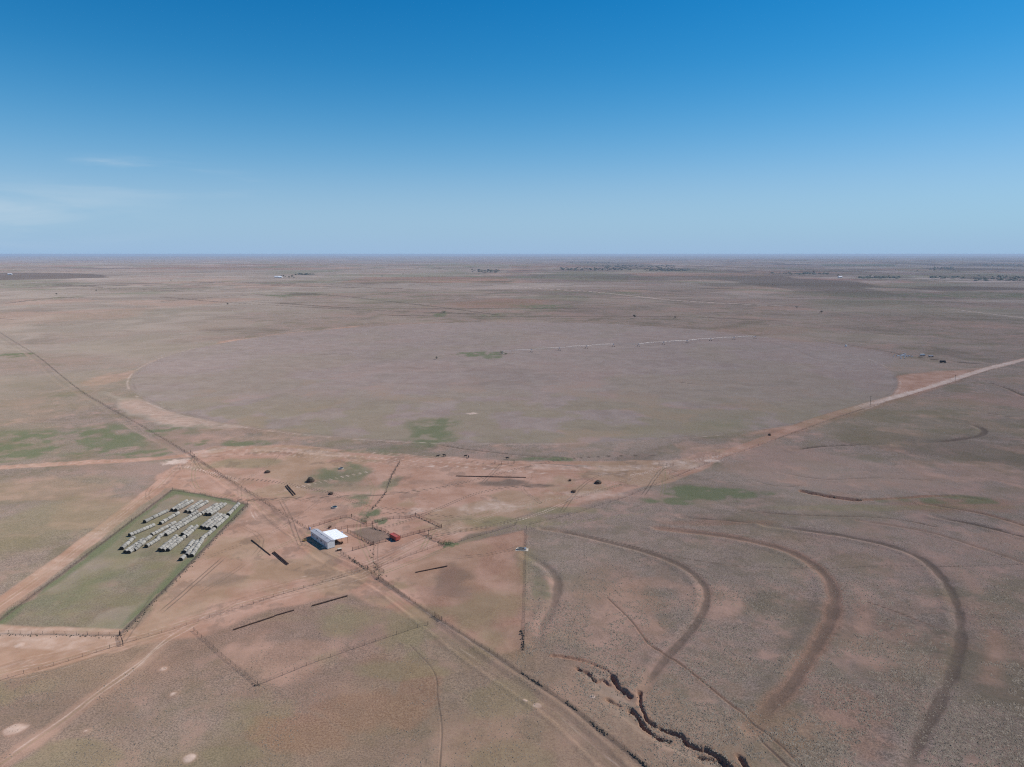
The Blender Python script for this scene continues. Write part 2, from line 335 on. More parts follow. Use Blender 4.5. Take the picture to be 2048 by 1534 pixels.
# ------------------------------------------------------------------ ground material
def ground_material():
    t = NT('prairie_soil'); pos = t.n('ShaderNodeNewGeometry').outputs['Position']
    A = t.n('ShaderNodeAttribute', attribute_name='cover_a'); B = t.n('ShaderNodeAttribute', attribute_name='cover_b')
    sa = t.n('ShaderNodeSeparateColor'); sb = t.n('ShaderNodeSeparateColor'); t.l(A.outputs['Color'], sa.inputs[0]); t.l(B.outputs['Color'], sb.inputs[0])
    dirt, pale, green, straw = sa.outputs[0], sa.outputs[1], sa.outputs[2], A.outputs['Alpha']
    dark, red, ash, olive = sb.outputs[0], sb.outputs[1], sb.outputs[2], B.outputs['Alpha']
    n1 = t.noise(1.9, 5, pos, .75); n2 = t.noise(.17, 5, pos, .6); n3 = t.noise(.022, 5, pos, .6); n4 = t.noise(.0028, 5, pos, .6)
    n5 = t.noise(.00045, 4, pos, .6)
    K = 1.19
    def C(r, g, b): q = lin((r, g, b)); return (q[0] * K, q[1] * K * .985, q[2] * K * 1.02)
    n6 = t.noise(.0075, 6, pos, .65, .6); n7 = t.noise(.06, 5, pos, .65, .3)
    base = t.mix(t.rng(n1, .36, .64), C(106, 92, 80), C(156, 138, 122))
    base = t.mix(t.rng(n7, .50, .64, 0, .6), base, C(156, 128, 112))           # bare pinkish soil between the bunch grass
    base = t.mix(t.rng(n2, .48, .66, 0, .4), base, C(108, 98, 80))
    base = t.mix(t.rng(n3, .48, .62, 0, .55), base, C(108, 99, 76))
    base = t.mix(t.rng(n6, .52, .62, 0, .5), base, C(150, 122, 106))
    base = t.mix(t.rng(n6, .48, .38, 0, .45), base, C(98, 88, 73))
    base = t.mix(t.rng(n4, .50, .62, 0, .45), base, C(152, 136, 118))
    base = t.mix(t.rng(n5, .50, .60, 0, .45), base, C(120, 102, 92))
    dist = t.n('ShaderNodeVectorMath', operation='LENGTH'); t.l(pos, dist.inputs[0]); farf = t.rng(dist.outputs['Value'], 1000, 4000)
    smp = t.n('ShaderNodeMapping'); smp.inputs['Scale'].default_value = (.38, 1.0, 1.0); t.l(pos, smp.inputs[0]); n8 = t.noise(.0019, 6, smp.outputs[0], .72, .6); n9 = t.noise(.0009, 6, pos, .7, .5)
    base = t.mix(t.math('MULTIPLY', farf, t.rng(n8, .53, .60, 0, .62)), base, C(98, 86, 79))
    base = t.mix(t.math('MULTIPLY', farf, t.rng(n8, .47, .40, 0, .65)), base, C(178, 160, 144))
    base = t.mix(t.math('MULTIPLY', farf, t.rng(n9, .55, .62, 0, .6)), base, C(150, 112, 98))
    def lay(mask, c1, c2, nz, lo, hi, amt=1.0, brk=.5):
        nonlocal base
        f = t.math('MULTIPLY', t.rng(t.math('ADD', mask, t.math('MULTIPLY', t.math('SUBTRACT', nz, .5), brk)), .08, .85), amt)
        f = t.math('MULTIPLY', f, t.rng(mask, 0.0, .12))
        base = t.mix(f, base, t.mix(t.rng(nz, lo, hi), c1, c2))
    lay(straw, C(156, 141, 124), C(136, 124, 108), n6, .40, .60, .8)
    lay(ash, C(150, 134, 123), C(137, 122, 112), n7, .38, .62, .7, .2)
    lay(red, C(120, 90, 72), C(152, 117, 95), n1, .38, .62, .80, .9)
    lay(dirt, C(156, 120, 98), C(172, 139, 118), n7, .34, .66, .90, .5)
    lay(olive, C(118, 110, 78), C(134, 124, 92), n1, .36, .64, .75, .8)
    lay(green, C(80, 94, 63), C(108, 110, 80), n1, .36, .64, .80, .9)
    lay(dark, C(86, 74, 63), C(102, 89, 77), n1, .36, .64, .85, .6)
    lay(pale, C(176, 153, 134), C(194, 174, 156), n2, .35, .65, .9, .6)
    t.l(base, t.b.inputs['Base Color']); t.b.inputs['Roughness'].default_value = 1.0
    t.b.inputs['Diffuse Roughness'].default_value = 0.7; t.b.inputs['Specular IOR Level'].default_value = 0.0
    bare = t.math('MAXIMUM', dirt, t.math('MULTIPLY', pale, 1.2))
    hgt = t.math('ADD', t.math('MULTIPLY', t.noise(3.1, 4, pos, .75), .8), t.math('MULTIPLY', n2, 1.0))
    bp = t.n('ShaderNodeBump'); t.l(hgt, bp.inputs['Height']); bp.inputs['Distance'].default_value = .28
    t.l(t.rng(bare, 0, 1, .7, .35), bp.inputs['Strength']); t.l(bp.outputs[0], t.b.inputs['Normal'])
    return t.m
GROUND_MAT = ground_material()

# ------------------------------------------------------------------ ground mesh
def radial_rows():
    dep = []
    a = 54.0
    while a > .55:
        dep.append(a); a -= .028 if a < 7 else (.075 if a < 16 else .062)
    rr = [CAM_H / math.tan(R(v)) for v in dep]
    while rr[-1] < 60000: rr.append(rr[-1] * 1.035)
    return np.array(rr)
rr = radial_rows()
th = np.concatenate([np.arange(-52, 52.0001, .07), np.arange(54, 307, 3.0)])        # degrees clockwise from +Y
NT_, NR_ = len(th), len(rr)
TH, RR = np.meshgrid(np.radians(th), rr)           # rows x cols
gx = (RR * np.sin(TH)).ravel(); gy = (RR * np.cos(TH)).ravel(); gd = RR.ravel()
gz = H(gx, gy)
print('ground verts', len(gx))

def covers(x, y, d):
    Z = lambda: np.zeros(x.shape)
    m = dict(dirt=Z(), pale=Z(), green=Z(), straw=Z(), dark=Z(), red=Z(), ash=Z(), olive=Z(), road=Z(), crop=Z())
    def up(k, v): m[k] = np.maximum(m[k], v)
    nA = fbm(x, y, 30, 101, 4); nB = fbm(x, y, 8, 102, 3); nC = fbm(x, y, 140, 103, 4); nD = fbm(x, y, 900, 104, 4); nE = fbm(x, y, 4000, 105, 4)
    # broad cover of the plain
    left = sstep(100, -900, x) * sstep(420, 900, d)
    up('straw', left * (.45 + .4 * sstep(.4, .6, nC)) * sstep(9000, 3000, d))
    up('straw', sstep(1500, 3500, d) * sstep(600, -1500, x) * .5 * sstep(.42, .62, nD))
    up('olive', .35 * sstep(.5, .66, nC) * sstep(2500, 500, d)); up('red', .22 * sstep(.52, .68, fbm(x, y, 90, 107, 4)))
    sw = sstep(20, -20, x - (285 - y) * .35) * sstep(268, 250, y)
    up('red', sw * (.30 + .5 * (nA - .3))); up('olive', sw * .55 * sstep(.46, .6, fbm(x, y, 38, 108, 4))); up('dark', sw * .25 * sstep(.5, .62, fbm(x, y, 12, 109, 4)))
    farm = sstep(2200, 3500, d)
    # section-line fields of the far plain: each quarter its own cover
    cell_x = np.floor((x + 230 * (fbm(x, y, 3000, 120, 2) - .5)) / 790); cell_y = np.floor(y / 805)
    hc = _hash(cell_x, cell_y, 7)
    up('green', farm * np.where(hc > .90, .45, 0) * sstep(-2500, 2500, x)); up('dark', farm * np.where(hc < .10, .5, 0) * sstep(-3000, 3500, x))
    up('straw', farm * np.where((hc > .3) & (hc < .5), .55, 0)); up('red', farm * np.where((hc > .6) & (hc < .7), .55, 0))
    up('dark', sstep(1000, 3500, d) * .75 * sstep(.57, .66, fbm(x, y * .8, 620, 131, 5)) * (.35 + .65 * sstep(-1500, 2500, x))); up('green', sstep(900, 2500, d) * .45 * sstep(.56, .66, fbm(x, y, 480, 134, 4)))
    up('dirt', sstep(900, 2000, d) * .4 * sstep(.60, .68, fbm(x, y, 500, 133, 4)))
    # centre pivot circle
    pr = np.hypot(x - FLD_C[0], y - FLD_C[1]); pm = sstep(PIV_R + 3, PIV_R - 3, pr)
    m['straw'] *= 1 - pm * .75
    up('ash', pm * (.65 + .25 * nC)); m['crop'] = (pr < PIV_R).astype(float)
    up('dark', pm * .12 * sstep(.60, .72, fbm(pr * 1.0, np.arctan2(y - PIV_C[1], x - PIV_C[0]) * 60, 30, 141, 3)))
    up('olive', pm * sstep(800, 560, y) * .5 * sstep(.4, .6, nA + .1)); up('pale', .9 * blob(x, y, 945, 827, 14, 2.2, 3))
    def poly(k, pts, v, soft=4, wob=6, wl=25, seed=1, cut=0.0):
        q = poly_mask(x, y, GL(pts) if pts and pts[0][1] > 450 and not isinstance(pts[0], tuple) else pts, soft, wob, wl, seed)
        up(k, q * v * (1 - pm * cut)); return q
    up('pale', .45 * np.exp(-((pr - PIV_R - 2) / 1.6) ** 2) * sstep(.35, .5, nA)); up('dark', .4 * np.exp(-((pr - PIV_R + 3) / 1.8) ** 2) * sstep(.4, .55, nB))
    for k in range(1, 9): up('dark', .3 * pm * np.exp(-((pr - k * 49) / 1.3) ** 2) * sstep(.42, .5, nA) * sstep(850, 650, y))
    up('ash', .7 * poly_mask(x, y, GL([(1500, 682), (1640, 684), (1770, 704), (1800, 716), (1740, 752), (1600, 812), (1480, 790)]), 8, 8, 60, 17))
    up('dark', pm * .26 * sstep(.60, .70, fbm(x * .35, y, 20, 142, 5, .65))); up('straw', pm * .5 * sstep(.56, .68, fbm(x * .5, y, 40, 143, 4)))
    # bare corners round the circle
    poly('dirt', GL([(225, 798), (262, 796), (330, 818), (440, 846), (530, 852), (430, 856), (340, 855), (262, 826)]), .45, 6, 8, 30, 11, 1.0); poly('straw', GL([(205, 785), (262, 796), (330, 818), (440, 846), (530, 852), (430, 858), (340, 857), (262, 830)]), 1.0, 6, 8, 30, 11, 1.0); poly('pale', GL([(225, 798), (262, 796), (330, 818), (440, 846), (530, 852), (430, 856), (340, 855), (262, 826)]), .30, 8, 8, 30, 18, 1.0); poly('dirt', GL([(148, 768), (195, 753), (275, 738), (282, 748), (240, 762), (180, 776)]), .5, 8, 8, 30, 19, 1.0)
    poly('dirt', GL([(180, 758), (300, 722), (440, 683), (600, 664), (720, 651), (640, 672), (480, 692), (280, 732)]), .65, 10, 14, 60, 12, 1.0)
    poly('dirt', GL([(1480, 872), (1600, 832), (1700, 790), (1790, 752), (1960, 736), (1860, 780), (1740, 815), (1600, 862)]), .8, 8, 8, 40, 13, 1.0)
    poly('red', GL([(1480, 872), (1600, 832), (1700, 790), (1790, 752), (1990, 736), (1860, 785), (1740, 820), (1600, 868)]), .6, 8, 8, 40, 14, 1.0)
    poly('red', GL([(860, 606), (1000, 596), (1110, 600), (1080, 616), (930, 618)]), .5, 40, 40, 200, 15)
    poly('red', GL([(1420, 655), (1600, 650), (1660, 664), (1560, 672), (1440, 668)]), .35, 20, 30, 100, 16)
    # corral flats and the triangle to the south-east
    cd = poly_mask(x, y, CORRAL_DIRT, 3, 5, 18, 21); up('dirt', cd * (.80 + .5 * (nA - .4))); m['straw'] *= 1 - cd
    up('pale', cd * .14 * sstep(.52, .66, fbm(x, y, 45, 22, 4))); up('olive', cd * .42 * sstep(.54, .66, fbm(x, y, 33, 24, 4))); up('dark', cd * .4 * sstep(.55, .66, fbm(x, y, 11, 25, 5, .65)))
    sd = poly_mask(x, y, SOUTH_DIRT, 2, 2, 10, 23); up('dirt', sd * (.30 + .7 * (nA - .3))); up('red', sd * (.75 + .8 * (nB - .5))); up('olive', sd * .3 * sstep(.54, .68, nA))
    up('pale', .45 * blob(x, y, 990, 1015, 90, 14, 24)); up('pale', .35 * blob(x, y, 1180, 990, 80, 10, 25)); up('pale', .45 * blob(x, y, 1360, 930, 60, 12, 26))
    up('pale', .95 * blob(x, y, 350, 924, 26, 7, 27)); up('pale', .9 * blob(x, y, 1426, 922, 18, 5, 28))
    up('pale', .4 * blob(x, y, 850, 1020, 40, 10, 29)); up('dirt', .9 * blob(x, y, 1040, 995, 210, 20, 29))
    for (px, py, rx, ry, v) in [(990, 966, 70, 9, .6), (440, 1158, 60, 16, .35), (905, 1165, 60, 40, .45), (850, 965, 40, 8, .3), (1085, 972, 55, 5, .45), (480, 1105, 18, 10, .3), (430, 1258, 30, 12, .35), (700, 962, 120, 30, .25),
                               (560, 1018, 60, 40, .2), (1240, 940, 90, 6, .1)]:
        k = v * blob(x, y, px, py, rx, ry, px); up('dark', k); m['dirt'] *= 1 - k * .9
    for (px, py, rx, ry, v) in [(60, 885, 330, 50, .62), (300, 908, 100, 16, .55), (858, 872, 70, 44, .6), (800, 905, 110, 20, .4), (440, 886, 110, 9, .7), (1445, 986, 140, 15, .85), (1380, 1002, 120, 8, .75), (1900, 1000, 200, 9, .5),
                               (1100, 917, 60, 5, .7), (32, 709, 60, 5, .8), (955, 710, 62, 8, .9), (1085, 613, 70, 8, .6), (1000, 631, 90, 5, .45), (885, 628, 14, 5, .8), (690, 945, 60, 26, .5), (650, 955, 50, 20, .4), (640, 985, 25, 20, .2),
                               (785, 965, 22, 18, .4), (715, 1000, 36, 14, .5), (740, 1030, 22, 14, .9), (762, 1040, 16, 10, .8), (897, 1089, 18, 6, .9), (480, 955, 60, 20, .2), (1480, 850, 120, 20, .25), (600, 590, 80, 5, .5), (1850, 590, 300, 8, .5),
                               (1720, 583, 160, 5, .4), (300, 578, 160, 5, .3), (1460, 555, 80, 5, .4), (650, 870, 120, 20, .15), (120, 596, 40, 6, .4), (745, 1085, 40, 12, .12), (1080, 1180, 22, 60, .4), (620, 1062, 10, 8, .6), (130, 790, 60, 14, .3)]:
        k = v * blob(x, y, px, py, rx, ry, px * 3) * (.35 + .95 * sstep(.36, .58, nA * .45 + nB * .55)); up('green', k); m['dirt'] *= 1 - k * .9; m['straw'] *= 1 - k
    for (px, py, rx, ry, v) in [(120, 1050, 240, 90, .55), (60, 980, 200, 40, .4), (450, 1000, 20, 10, .2), (700, 1240, 110, 40, .6), (830, 1290, 60, 60, .6), (780, 1340, 160, 30, .6), (540, 1430, 120, 60, .5), (1000, 1040, 130, 16, .85), (1120, 1020, 110, 8, .6), (1230, 1100, 60, 30, .2), (480, 928, 110, 14, .6), (610, 975, 120, 14, .3),
                               (700, 975, 120, 12, .45), (1050, 1150, 30, 70, .5), (800, 1170, 30, 12, .5), (1380, 860, 160, 24, .6), (1800, 1015, 300, 8, .5), (600, 1235, 130, 12, .3), (130, 1320, 130, 30, .35), (85, 1370, 60, 22, .45), (480, 1510, 90, 30, .5), (950, 1250, 40, 25, .5)]:
        k = v * blob(x, y, px, py, rx, ry, px * 5); up('olive', k); m['dirt'] *= 1 - k * .6
    for (px, py, rx, ry, v) in [(720, 1420, 190, 50, 1.0), (840, 1375, 70, 70, .95), (610, 1470, 130, 50, .9), (790, 1340, 110, 40, .6), (980, 1190, 60, 60, .6), (880, 1230, 60, 14, .6), (1030, 1300, 30, 26, .6), (1680, 1180, 30, 60, .4), (1640, 1210, 60, 90, .25), (560, 1150, 200, 26, .3), (900, 970, 200, 8, .3),
                               (760, 1290, 90, 12, .35), (1560, 1460, 90, 80, .5), (1700, 1130, 110, 40, .3), (1820, 1380, 60, 90, .35), (1980, 1250, 70, 120, .35), (1240, 1180, 110, 90, .4), (1700, 1420, 120, 90, .5), (1140, 1340, 100, 40, .35), (1600, 1080, 120, 20, .35), (1750, 1250, 70, 60, .3), (560, 1080, 90, 50, .2), (1930, 1010, 200, 20, .6), (1440, 1045, 150, 8, .5), (340, 950, 50, 30, .4)]:
        k = v * blob(x, y, px, py, rx, ry, px * 7); up('red', k)
    pq = poly_mask(x, y, GL([(700, 1063), (745, 1052), (784, 1074), (747, 1089)]), .8, .6, 4, 36); up('dark', pq * .42); up('red', pq * .35); m['dirt'] *= 1 - pq * .7
    # hay yard
    ym = poly_mask(x, y, YARD, 1.4, 3.0, 11, 31)
    for k in ('dirt', 'straw', 'red', 'dark', 'pale'): m[k] *= 1 - ym * .95
    up('green', ym * (.10 + 1.6 * (nA - .5))); up('olive', ym * (.30 + .9 * (nB - .4))); up('straw', ym * .5 * sstep(.5, .62, fbm(x, y, 24, 35, 4)))
    D, _ = seg_dist(x, y, YARD, 9, True); up('green', ym * .85 * sstep(8, 1, D + (nA - .5) * 8)); up('dark', .55 * sstep(1.3, .5, D))
    up('green', ym * .45 * sstep(282, 292, y) * sstep(352, 340, y))
    # roads: bare lane with two wheel tracks
    def road(name, w, v=.85, pale=.3, ruts=True, seed=0, wl=60):
        D, S = seg_dist(x, y, L[name], w * 3 + 6); wob = (fbD(D, x, y, 14, seed + 50, 3) - .5) * 2.4
        mm = sstep(w + 1.6, w - 1.0, D + wob); kk = m['green'] * mm; m['green'] -= kk * .85
        up('dirt', mm * v); up('pale', mm * pale * sstep(.40, .6, fbD(D, x, y, wl, seed, 3)))
        if ruts:
            rt = np.exp(-((D - .95) / .38) ** 2) + .6 * np.exp(-((D - 2.9) / .4) ** 2) * sstep(.45, .55, fbD(D, x, y, 50, seed + 3, 2))
            up('pale', mm * rt * .5 * v); up('olive', mm * .5 * np.exp(-(D / .45) ** 2)); up('dark', mm * .35 * np.exp(-((D - w * .8) / .35) ** 2) * sstep(.4, .55, fbD(D, x, y, 40, seed + 8, 2)))
        m['road'] = np.maximum(m['road'], (D < w).astype(float)); return D
    D = road('main_road', 4.8, .85, .5, True, 201); px_y = y
    up('pale', .95 * sstep(4.0, 2.0, D) * sstep(575, 640, y) * sstep(950, 850, y)); up('pale', .35 * sstep(3.5, 2, D) * sstep(780, 900, y))
    up('red', .8 * sstep(8, 4, D) * sstep(470, 520, y) * sstep(640, 590, y)); q_ = sstep(10, 5, D) * sstep(455, 490, y) * sstep(600, 575, y); m['pale'] *= 1 - q_ * .85; m['dirt'] *= 1 - q_ * .25
    road('loop_road', 5.5, .9, .35, True, 202); road('diag_road', 2.4, .13, .0, True, 203); road('west_road', 4.5, .8, .3, True, 204)
    road('yard_track', 4.6, .8, .3, True, 205); road('low_track', 3.4, .45, .05, True, 206); road('west_lane', 7.0, .9, .35, False, 207)
    poly('dirt', GL([(-100, 1275), (235, 1276), (245, 1290), (150, 1322), (0, 1368), (-160, 1420)]), .85, 2, 3, 12, 33)
    # braided wheel tracks on the flats north of the pens and along the main road
    for k, off in enumerate((-16, -11, -6, 7, 12)):
        pts = [(a, b + off * (1 if k % 2 else .8)) for a, b in L['loop_road']]
        D, _ = seg_dist(x, y, pts, 6); f_ = sstep(.45, .55, fbD(D, x, y, 70, 300 + k, 2))
        up('dark', .4 * np.exp(-(D / .5) ** 2) * f_); up('pale', .4 * np.exp(-((D - 1.3) / .5) ** 2) * f_)
    for k, off in enumerate((5.5, 8.5, -6.5)):
        pts = [(a, b + off) for a, b in L['main_road']]
        D, _ = seg_dist(x, y, pts, 6); f_ = sstep(.42, .52, fbD(D, x, y, 60, 320 + k, 2)) * sstep(500, 420, y)
        up('dark', .38 * np.exp(-(D / .35) ** 2) * f_); up('pale', .35 * np.exp(-((D - 1.1) / .4) ** 2) * f_)
    rt_ = random.Random(12); ends = [(385, 915), (640, 1110), (755, 1150), (850, 1075), (960, 1040), (1440, 912), (1330, 934), (245, 1282), (420, 1235), (700, 925), (560, 905), (1080, 1005), (1240, 970), (360, 930), (480, 1000), (1000, 930), (660, 985), (520, 1110), (600, 1090)]
    for k in range(34):                                                             # pairs of wheel ruts wandering over the flats
        a_, b_ = rt_.sample(ends, 2); (xa, ya), (xb, yb) = G(*a_), G(*b_); Lk = math.hypot(xb - xa, yb - ya); bx, by = (yb - ya) / Lk, -(xb - xa) / Lk; s1 = rt_.gauss(0, .09) * Lk; s2 = rt_.gauss(0, .09) * Lk
        pts = smooth_line([(xa, ya), (xa + (xb - xa) * .33 + bx * s1, ya + (yb - ya) * .33 + by * s1), (xa + (xb - xa) * .67 + bx * s2, ya + (yb - ya) * .67 + by * s2), (xb, yb)], 8)
        D, _ = seg_dist(x, y, pts, 3.5); g_ = sstep(.36, .5, fbD(D, x, y, 45, 500 + k, 2)) * np.exp(-((D - .9) / .32) ** 2)
        up(rt_.choice(['pale', 'dark', 'dark', 'olive']), g_ * rt_.uniform(.5, .9))
    for k, off in enumerate((-4.2, -2.2, 2.0, 4.0, 6.0)):
        D, _ = seg_dist(x, y, [(a, b + off) for a, b in L['low_track']], 3); up('pale' if k % 2 else 'dirt', .5 * np.exp(-(D / .4) ** 2) * sstep(.4, .5, fbD(D, x, y, 25, 540 + k, 2)))
    for k, off in enumerate((-7, -5, -3, 3, 5)):
        D, _ = seg_dist(x, y, [(a + off * .6, b - 4 + off * .3) for a, b in L['low_fence']], 3); up('pale' if k % 2 else 'dark', .38 * np.exp(-(D / .35) ** 2) * sstep(.4, .52, fbD(D, x, y, 25, 560 + k, 2)))
    # terrace channels
    for i, (pts, w, k, r) in enumerate(ARCS):
        reach = w * 5 + 4; D, S = seg_dist(x, y, pts, reach)
        wob = (fbD(D, x, y, 7, 400 + i, 3) - .5) * w * .8
        e = sstep(w * 1.0, w * .35, D + wob)
        if w > 1:
            for ex_, ey_ in (pts[0], pts[-1]): e *= sstep(0, w * 6, np.hypot(x - ex_, y - ey_) + (nA - .5) * w * 4)
            e *= .92 + .5 * (nB - .4)
        up('dark', e * k); up('red', sstep(w * 2.2, w * .6, D + wob) * r)
        for q in ('straw', 'dirt'): m[q] *= 1 - e * .8
        if w > 1: up('red', .15 * np.exp(-((D * S - w * 2.2) / (w * .7)) ** 2) * (D < reach))
    for i in (1, 2, 3):                                                             # bare pinkish slope above each terrace
        pts, w, k, r = ARCS[i]; D, S = seg_dist(x, y, pts, w * 9); q_ = np.where(D < w * 9, -D * S, -99)
        up('dirt', .48 * np.exp(-((q_ - w * 3.6) / (w * 1.9)) ** 2) * sstep(.40, .62, nA) * sstep(330, 250, y) * sstep(.3, .5, fbD(D, x, y, 55, 430 + i, 3)))
    up('dirt', .34 * sstep(.50, .66, fbm(x, y, 13, 440, 5, .62)) * sstep(-5, 30, x) * sstep(340, 250, y)); up('dirt', .45 * sstep(.55, .68, fbm(x, y, 42, 441, 4)) * sstep(1200, 300, d))
    gf = poly_mask(x, y, GULLY_FLOOR, 2, 2.5, 8, 5); up('straw', gf * .9); up('dirt', gf * .4 * nA)
    for pts, w, k in GULLY:
        D, S = seg_dist(x, y, pts, 4); up('red', sstep(w + 2.2, w, D + (nB - .5)) * .9); up('dark', sstep(w + .3, w * .3, D + (nB - .5)) * .25)
    rc = random.Random(5)
    for k in range(80):                                                             # drainage creases and thin tracks across the far plain
        cx_, cy_ = rc.uniform(-3800, 3800), 1250 * (6.5 ** rc.random()); a0 = rc.gauss(0, .22); pts = [(cx_, cy_)]
        for q_ in range(9): a0 += rc.gauss(0, .16); pts.append((pts[-1][0] + math.cos(a0) * cy_ * .06, pts[-1][1] + math.sin(a0) * cy_ * .06))
        w = rc.uniform(.0016, .0042) * cy_ ; D, _ = seg_dist(x, y, smooth_line(pts, 3), w * 3); kind = rc.choice(['dark', 'dark', 'green', 'dark', 'olive'])
        up(kind, sstep(w * 1.6, w * .5, D + (nC - .5) * w * 2) * rc.uniform(.5, .95))
    for px, py, r in MOUNDS:
        cx, cy = G(px, py); q = np.hypot(x - cx, y - cy); up('pale', sstep(r * .62, r * .15, q + (nB - .5) * r * 1.6) * .6); up('dirt', sstep(r * 1.1, r * .4, q + (nB - .5) * r) * .4)
    # weedy strips under the fences
    for name, w, v in (('diag_fence', .8, .4), ('low_fence', 1.2, .6)):
        D, _ = seg_dist(x, y, L[name], 6); up('dark', sstep(w, w * .3, D + (nB - .5) * 1.2) * v)
    # far traces: pale roads, a dark ploughed field, a green one
    for pts, w, v in [([(1020, 572), (1080, 577), (1180, 583), (1258, 591), (1330, 599), (1420, 605), (1560, 612)], 6, .9), ([(1900, 618), (1960, 625), (2048, 636), (2150, 650)], 4, .8), ([(550, 574), (760, 576), (900, 576)], 9, .4), ([(360, 592), (470, 585)], 8, .3), ([(330, 555), (520, 552)], 10, .5), ([(-50, 593), (140, 597)], 6, .3)]:
        D, _ = seg_dist(x, y, smooth_line(GL(pts)), 40); up('pale', sstep(w + 2, w * .4, D) * v)
    q = poly_mask(x, y, GL([(-120, 546), (0, 546), (110, 546), (195, 548), (215, 555), (80, 559), (-120, 561)]), 30, 30, 200, 61); up('dark', q * 1.0); m['straw'] *= 1 - q
    m['dark'] = np.maximum(m['dark'], q * 1.0)
    q = poly_mask(x, y, GL([(1640, 529), (1790, 529), (1795, 533), (1650, 532)]), 40, 40, 300, 62); up('green', q); up('dark', q * .5)
    for (px, py, rx, ry, v) in [(610, 588, 45, 3, .7), (1290, 537, 110, 3, .7), (1200, 525, 90, 3, .6), (980, 541, 30, 2, .7), (1780, 555, 80, 2.5, .7), (1980, 555, 90, 3, .7), (1960, 531, 90, 3, .7), (1480, 545, 40, 2, .5), (1430, 577, 40, 1.5, .7), (1640, 547, 60, 2, .5), (1600, 572, 120, 3, .4)]:
        up('dark', v * blob(x, y, px, py, rx, ry, px + 11))
    return m
cv = covers(gx, gy, gd)
ca = np.stack([cv['dirt'], cv['pale'], cv['green'], cv['straw']], 1).clip(0, 1).astype(np.float32)
cb_ = np.stack([cv['dark'], cv['red'], cv['ash'], cv['olive']], 1).clip(0, 1).astype(np.float32)

co = np.stack([gx, gy, gz], 1)
# faces of the whole polar sheet
cols = np.arange(NT_); nxt = (cols + 1) % NT_
r0 = np.arange(NR_ - 1)[:, None] * NT_; r1 = r0 + NT_
quads = np.stack([r0 + cols[None], r0 + nxt[None], r1 + nxt[None], r1 + cols[None]], 2).reshape(-1, 4)
# vertex normals of the whole sheet, so that the split sheets shade as one
v0, v1, v2, v3 = (co[quads[:, i]] for i in range(4)); fn = np.cross(v2 - v0, v3 - v1); fn[fn[:, 2] < 0] *= -1
vn = np.zeros_like(co)
for i in range(4):
    for k in range(3): vn[:, k] += np.bincount(quads[:, i], weights=fn[:, k], minlength=len(co))
vn /= np.linalg.norm(vn, axis=1)[:, None] + 1e-12
fr = (cv['road'][quads].mean(1) > .5); fc = (cv['crop'][quads].mean(1) > .5) & ~fr
def sheet(name, sel, label):
    q = quads[sel]; used, inv = np.unique(q, return_inverse=True); inv = inv.reshape(-1, 4)
    me = bpy.data.meshes.new(name); nf = len(q)
    me.vertices.add(len(used)); me.vertices.foreach_set('co', co[used].astype(np.float32).ravel())
    extra = 0
    me.loops.add(nf * 4); me.loops.foreach_set('vertex_index', inv.ravel().astype(np.int32))
    me.polygons.add(nf); me.polygons.foreach_set('loop_start', (np.arange(nf) * 4).astype(np.int32))
    me.polygons.foreach_set('use_smooth', np.ones(nf, bool))
    for nm, arr in (('cover_a', ca), ('cover_b', cb_)):
        at = me.attributes.new(nm, 'FLOAT_COLOR', 'POINT'); at.data.foreach_set('color', arr[used].ravel())
    me.update(calc_edges=True); me.validate()
    me.normals_split_custom_set_from_vertices(vn[used].astype(np.float32))
    me.materials.append(GROUND_MAT)
    o = bpy.data.objects.new(name, me); scene.collection.objects.link(o); o['kind'] = 'structure'; o['label'] = label; return o
sheet('ground', ~fr & ~fc, 'wide open plain of short dry grass and bare soil reaching the horizon')
sheet('dirt_road', fr, 'bare reddish dirt roads and lanes crossing at the pens')
sheet('crop_field', fc, 'round grey brown field under the pivot irrigation arm')
# the patch straight under the drone
fan = bmesh.new(); ring = [fan.verts.new(co[i]) for i in range(NT_)]; c0 = fan.verts.new((0, 0, 0))
for i in range(NT_): fan.faces.new((c0, ring[(i + 1) % NT_], ring[i]))
me = bpy.data.meshes.new('pasture'); fan.to_mesh(me); fan.free(); me.materials.append(GROUND_MAT)
o = bpy.data.objects.new('pasture', me); scene.collection.objects.link(o); o['kind'] = 'structure'

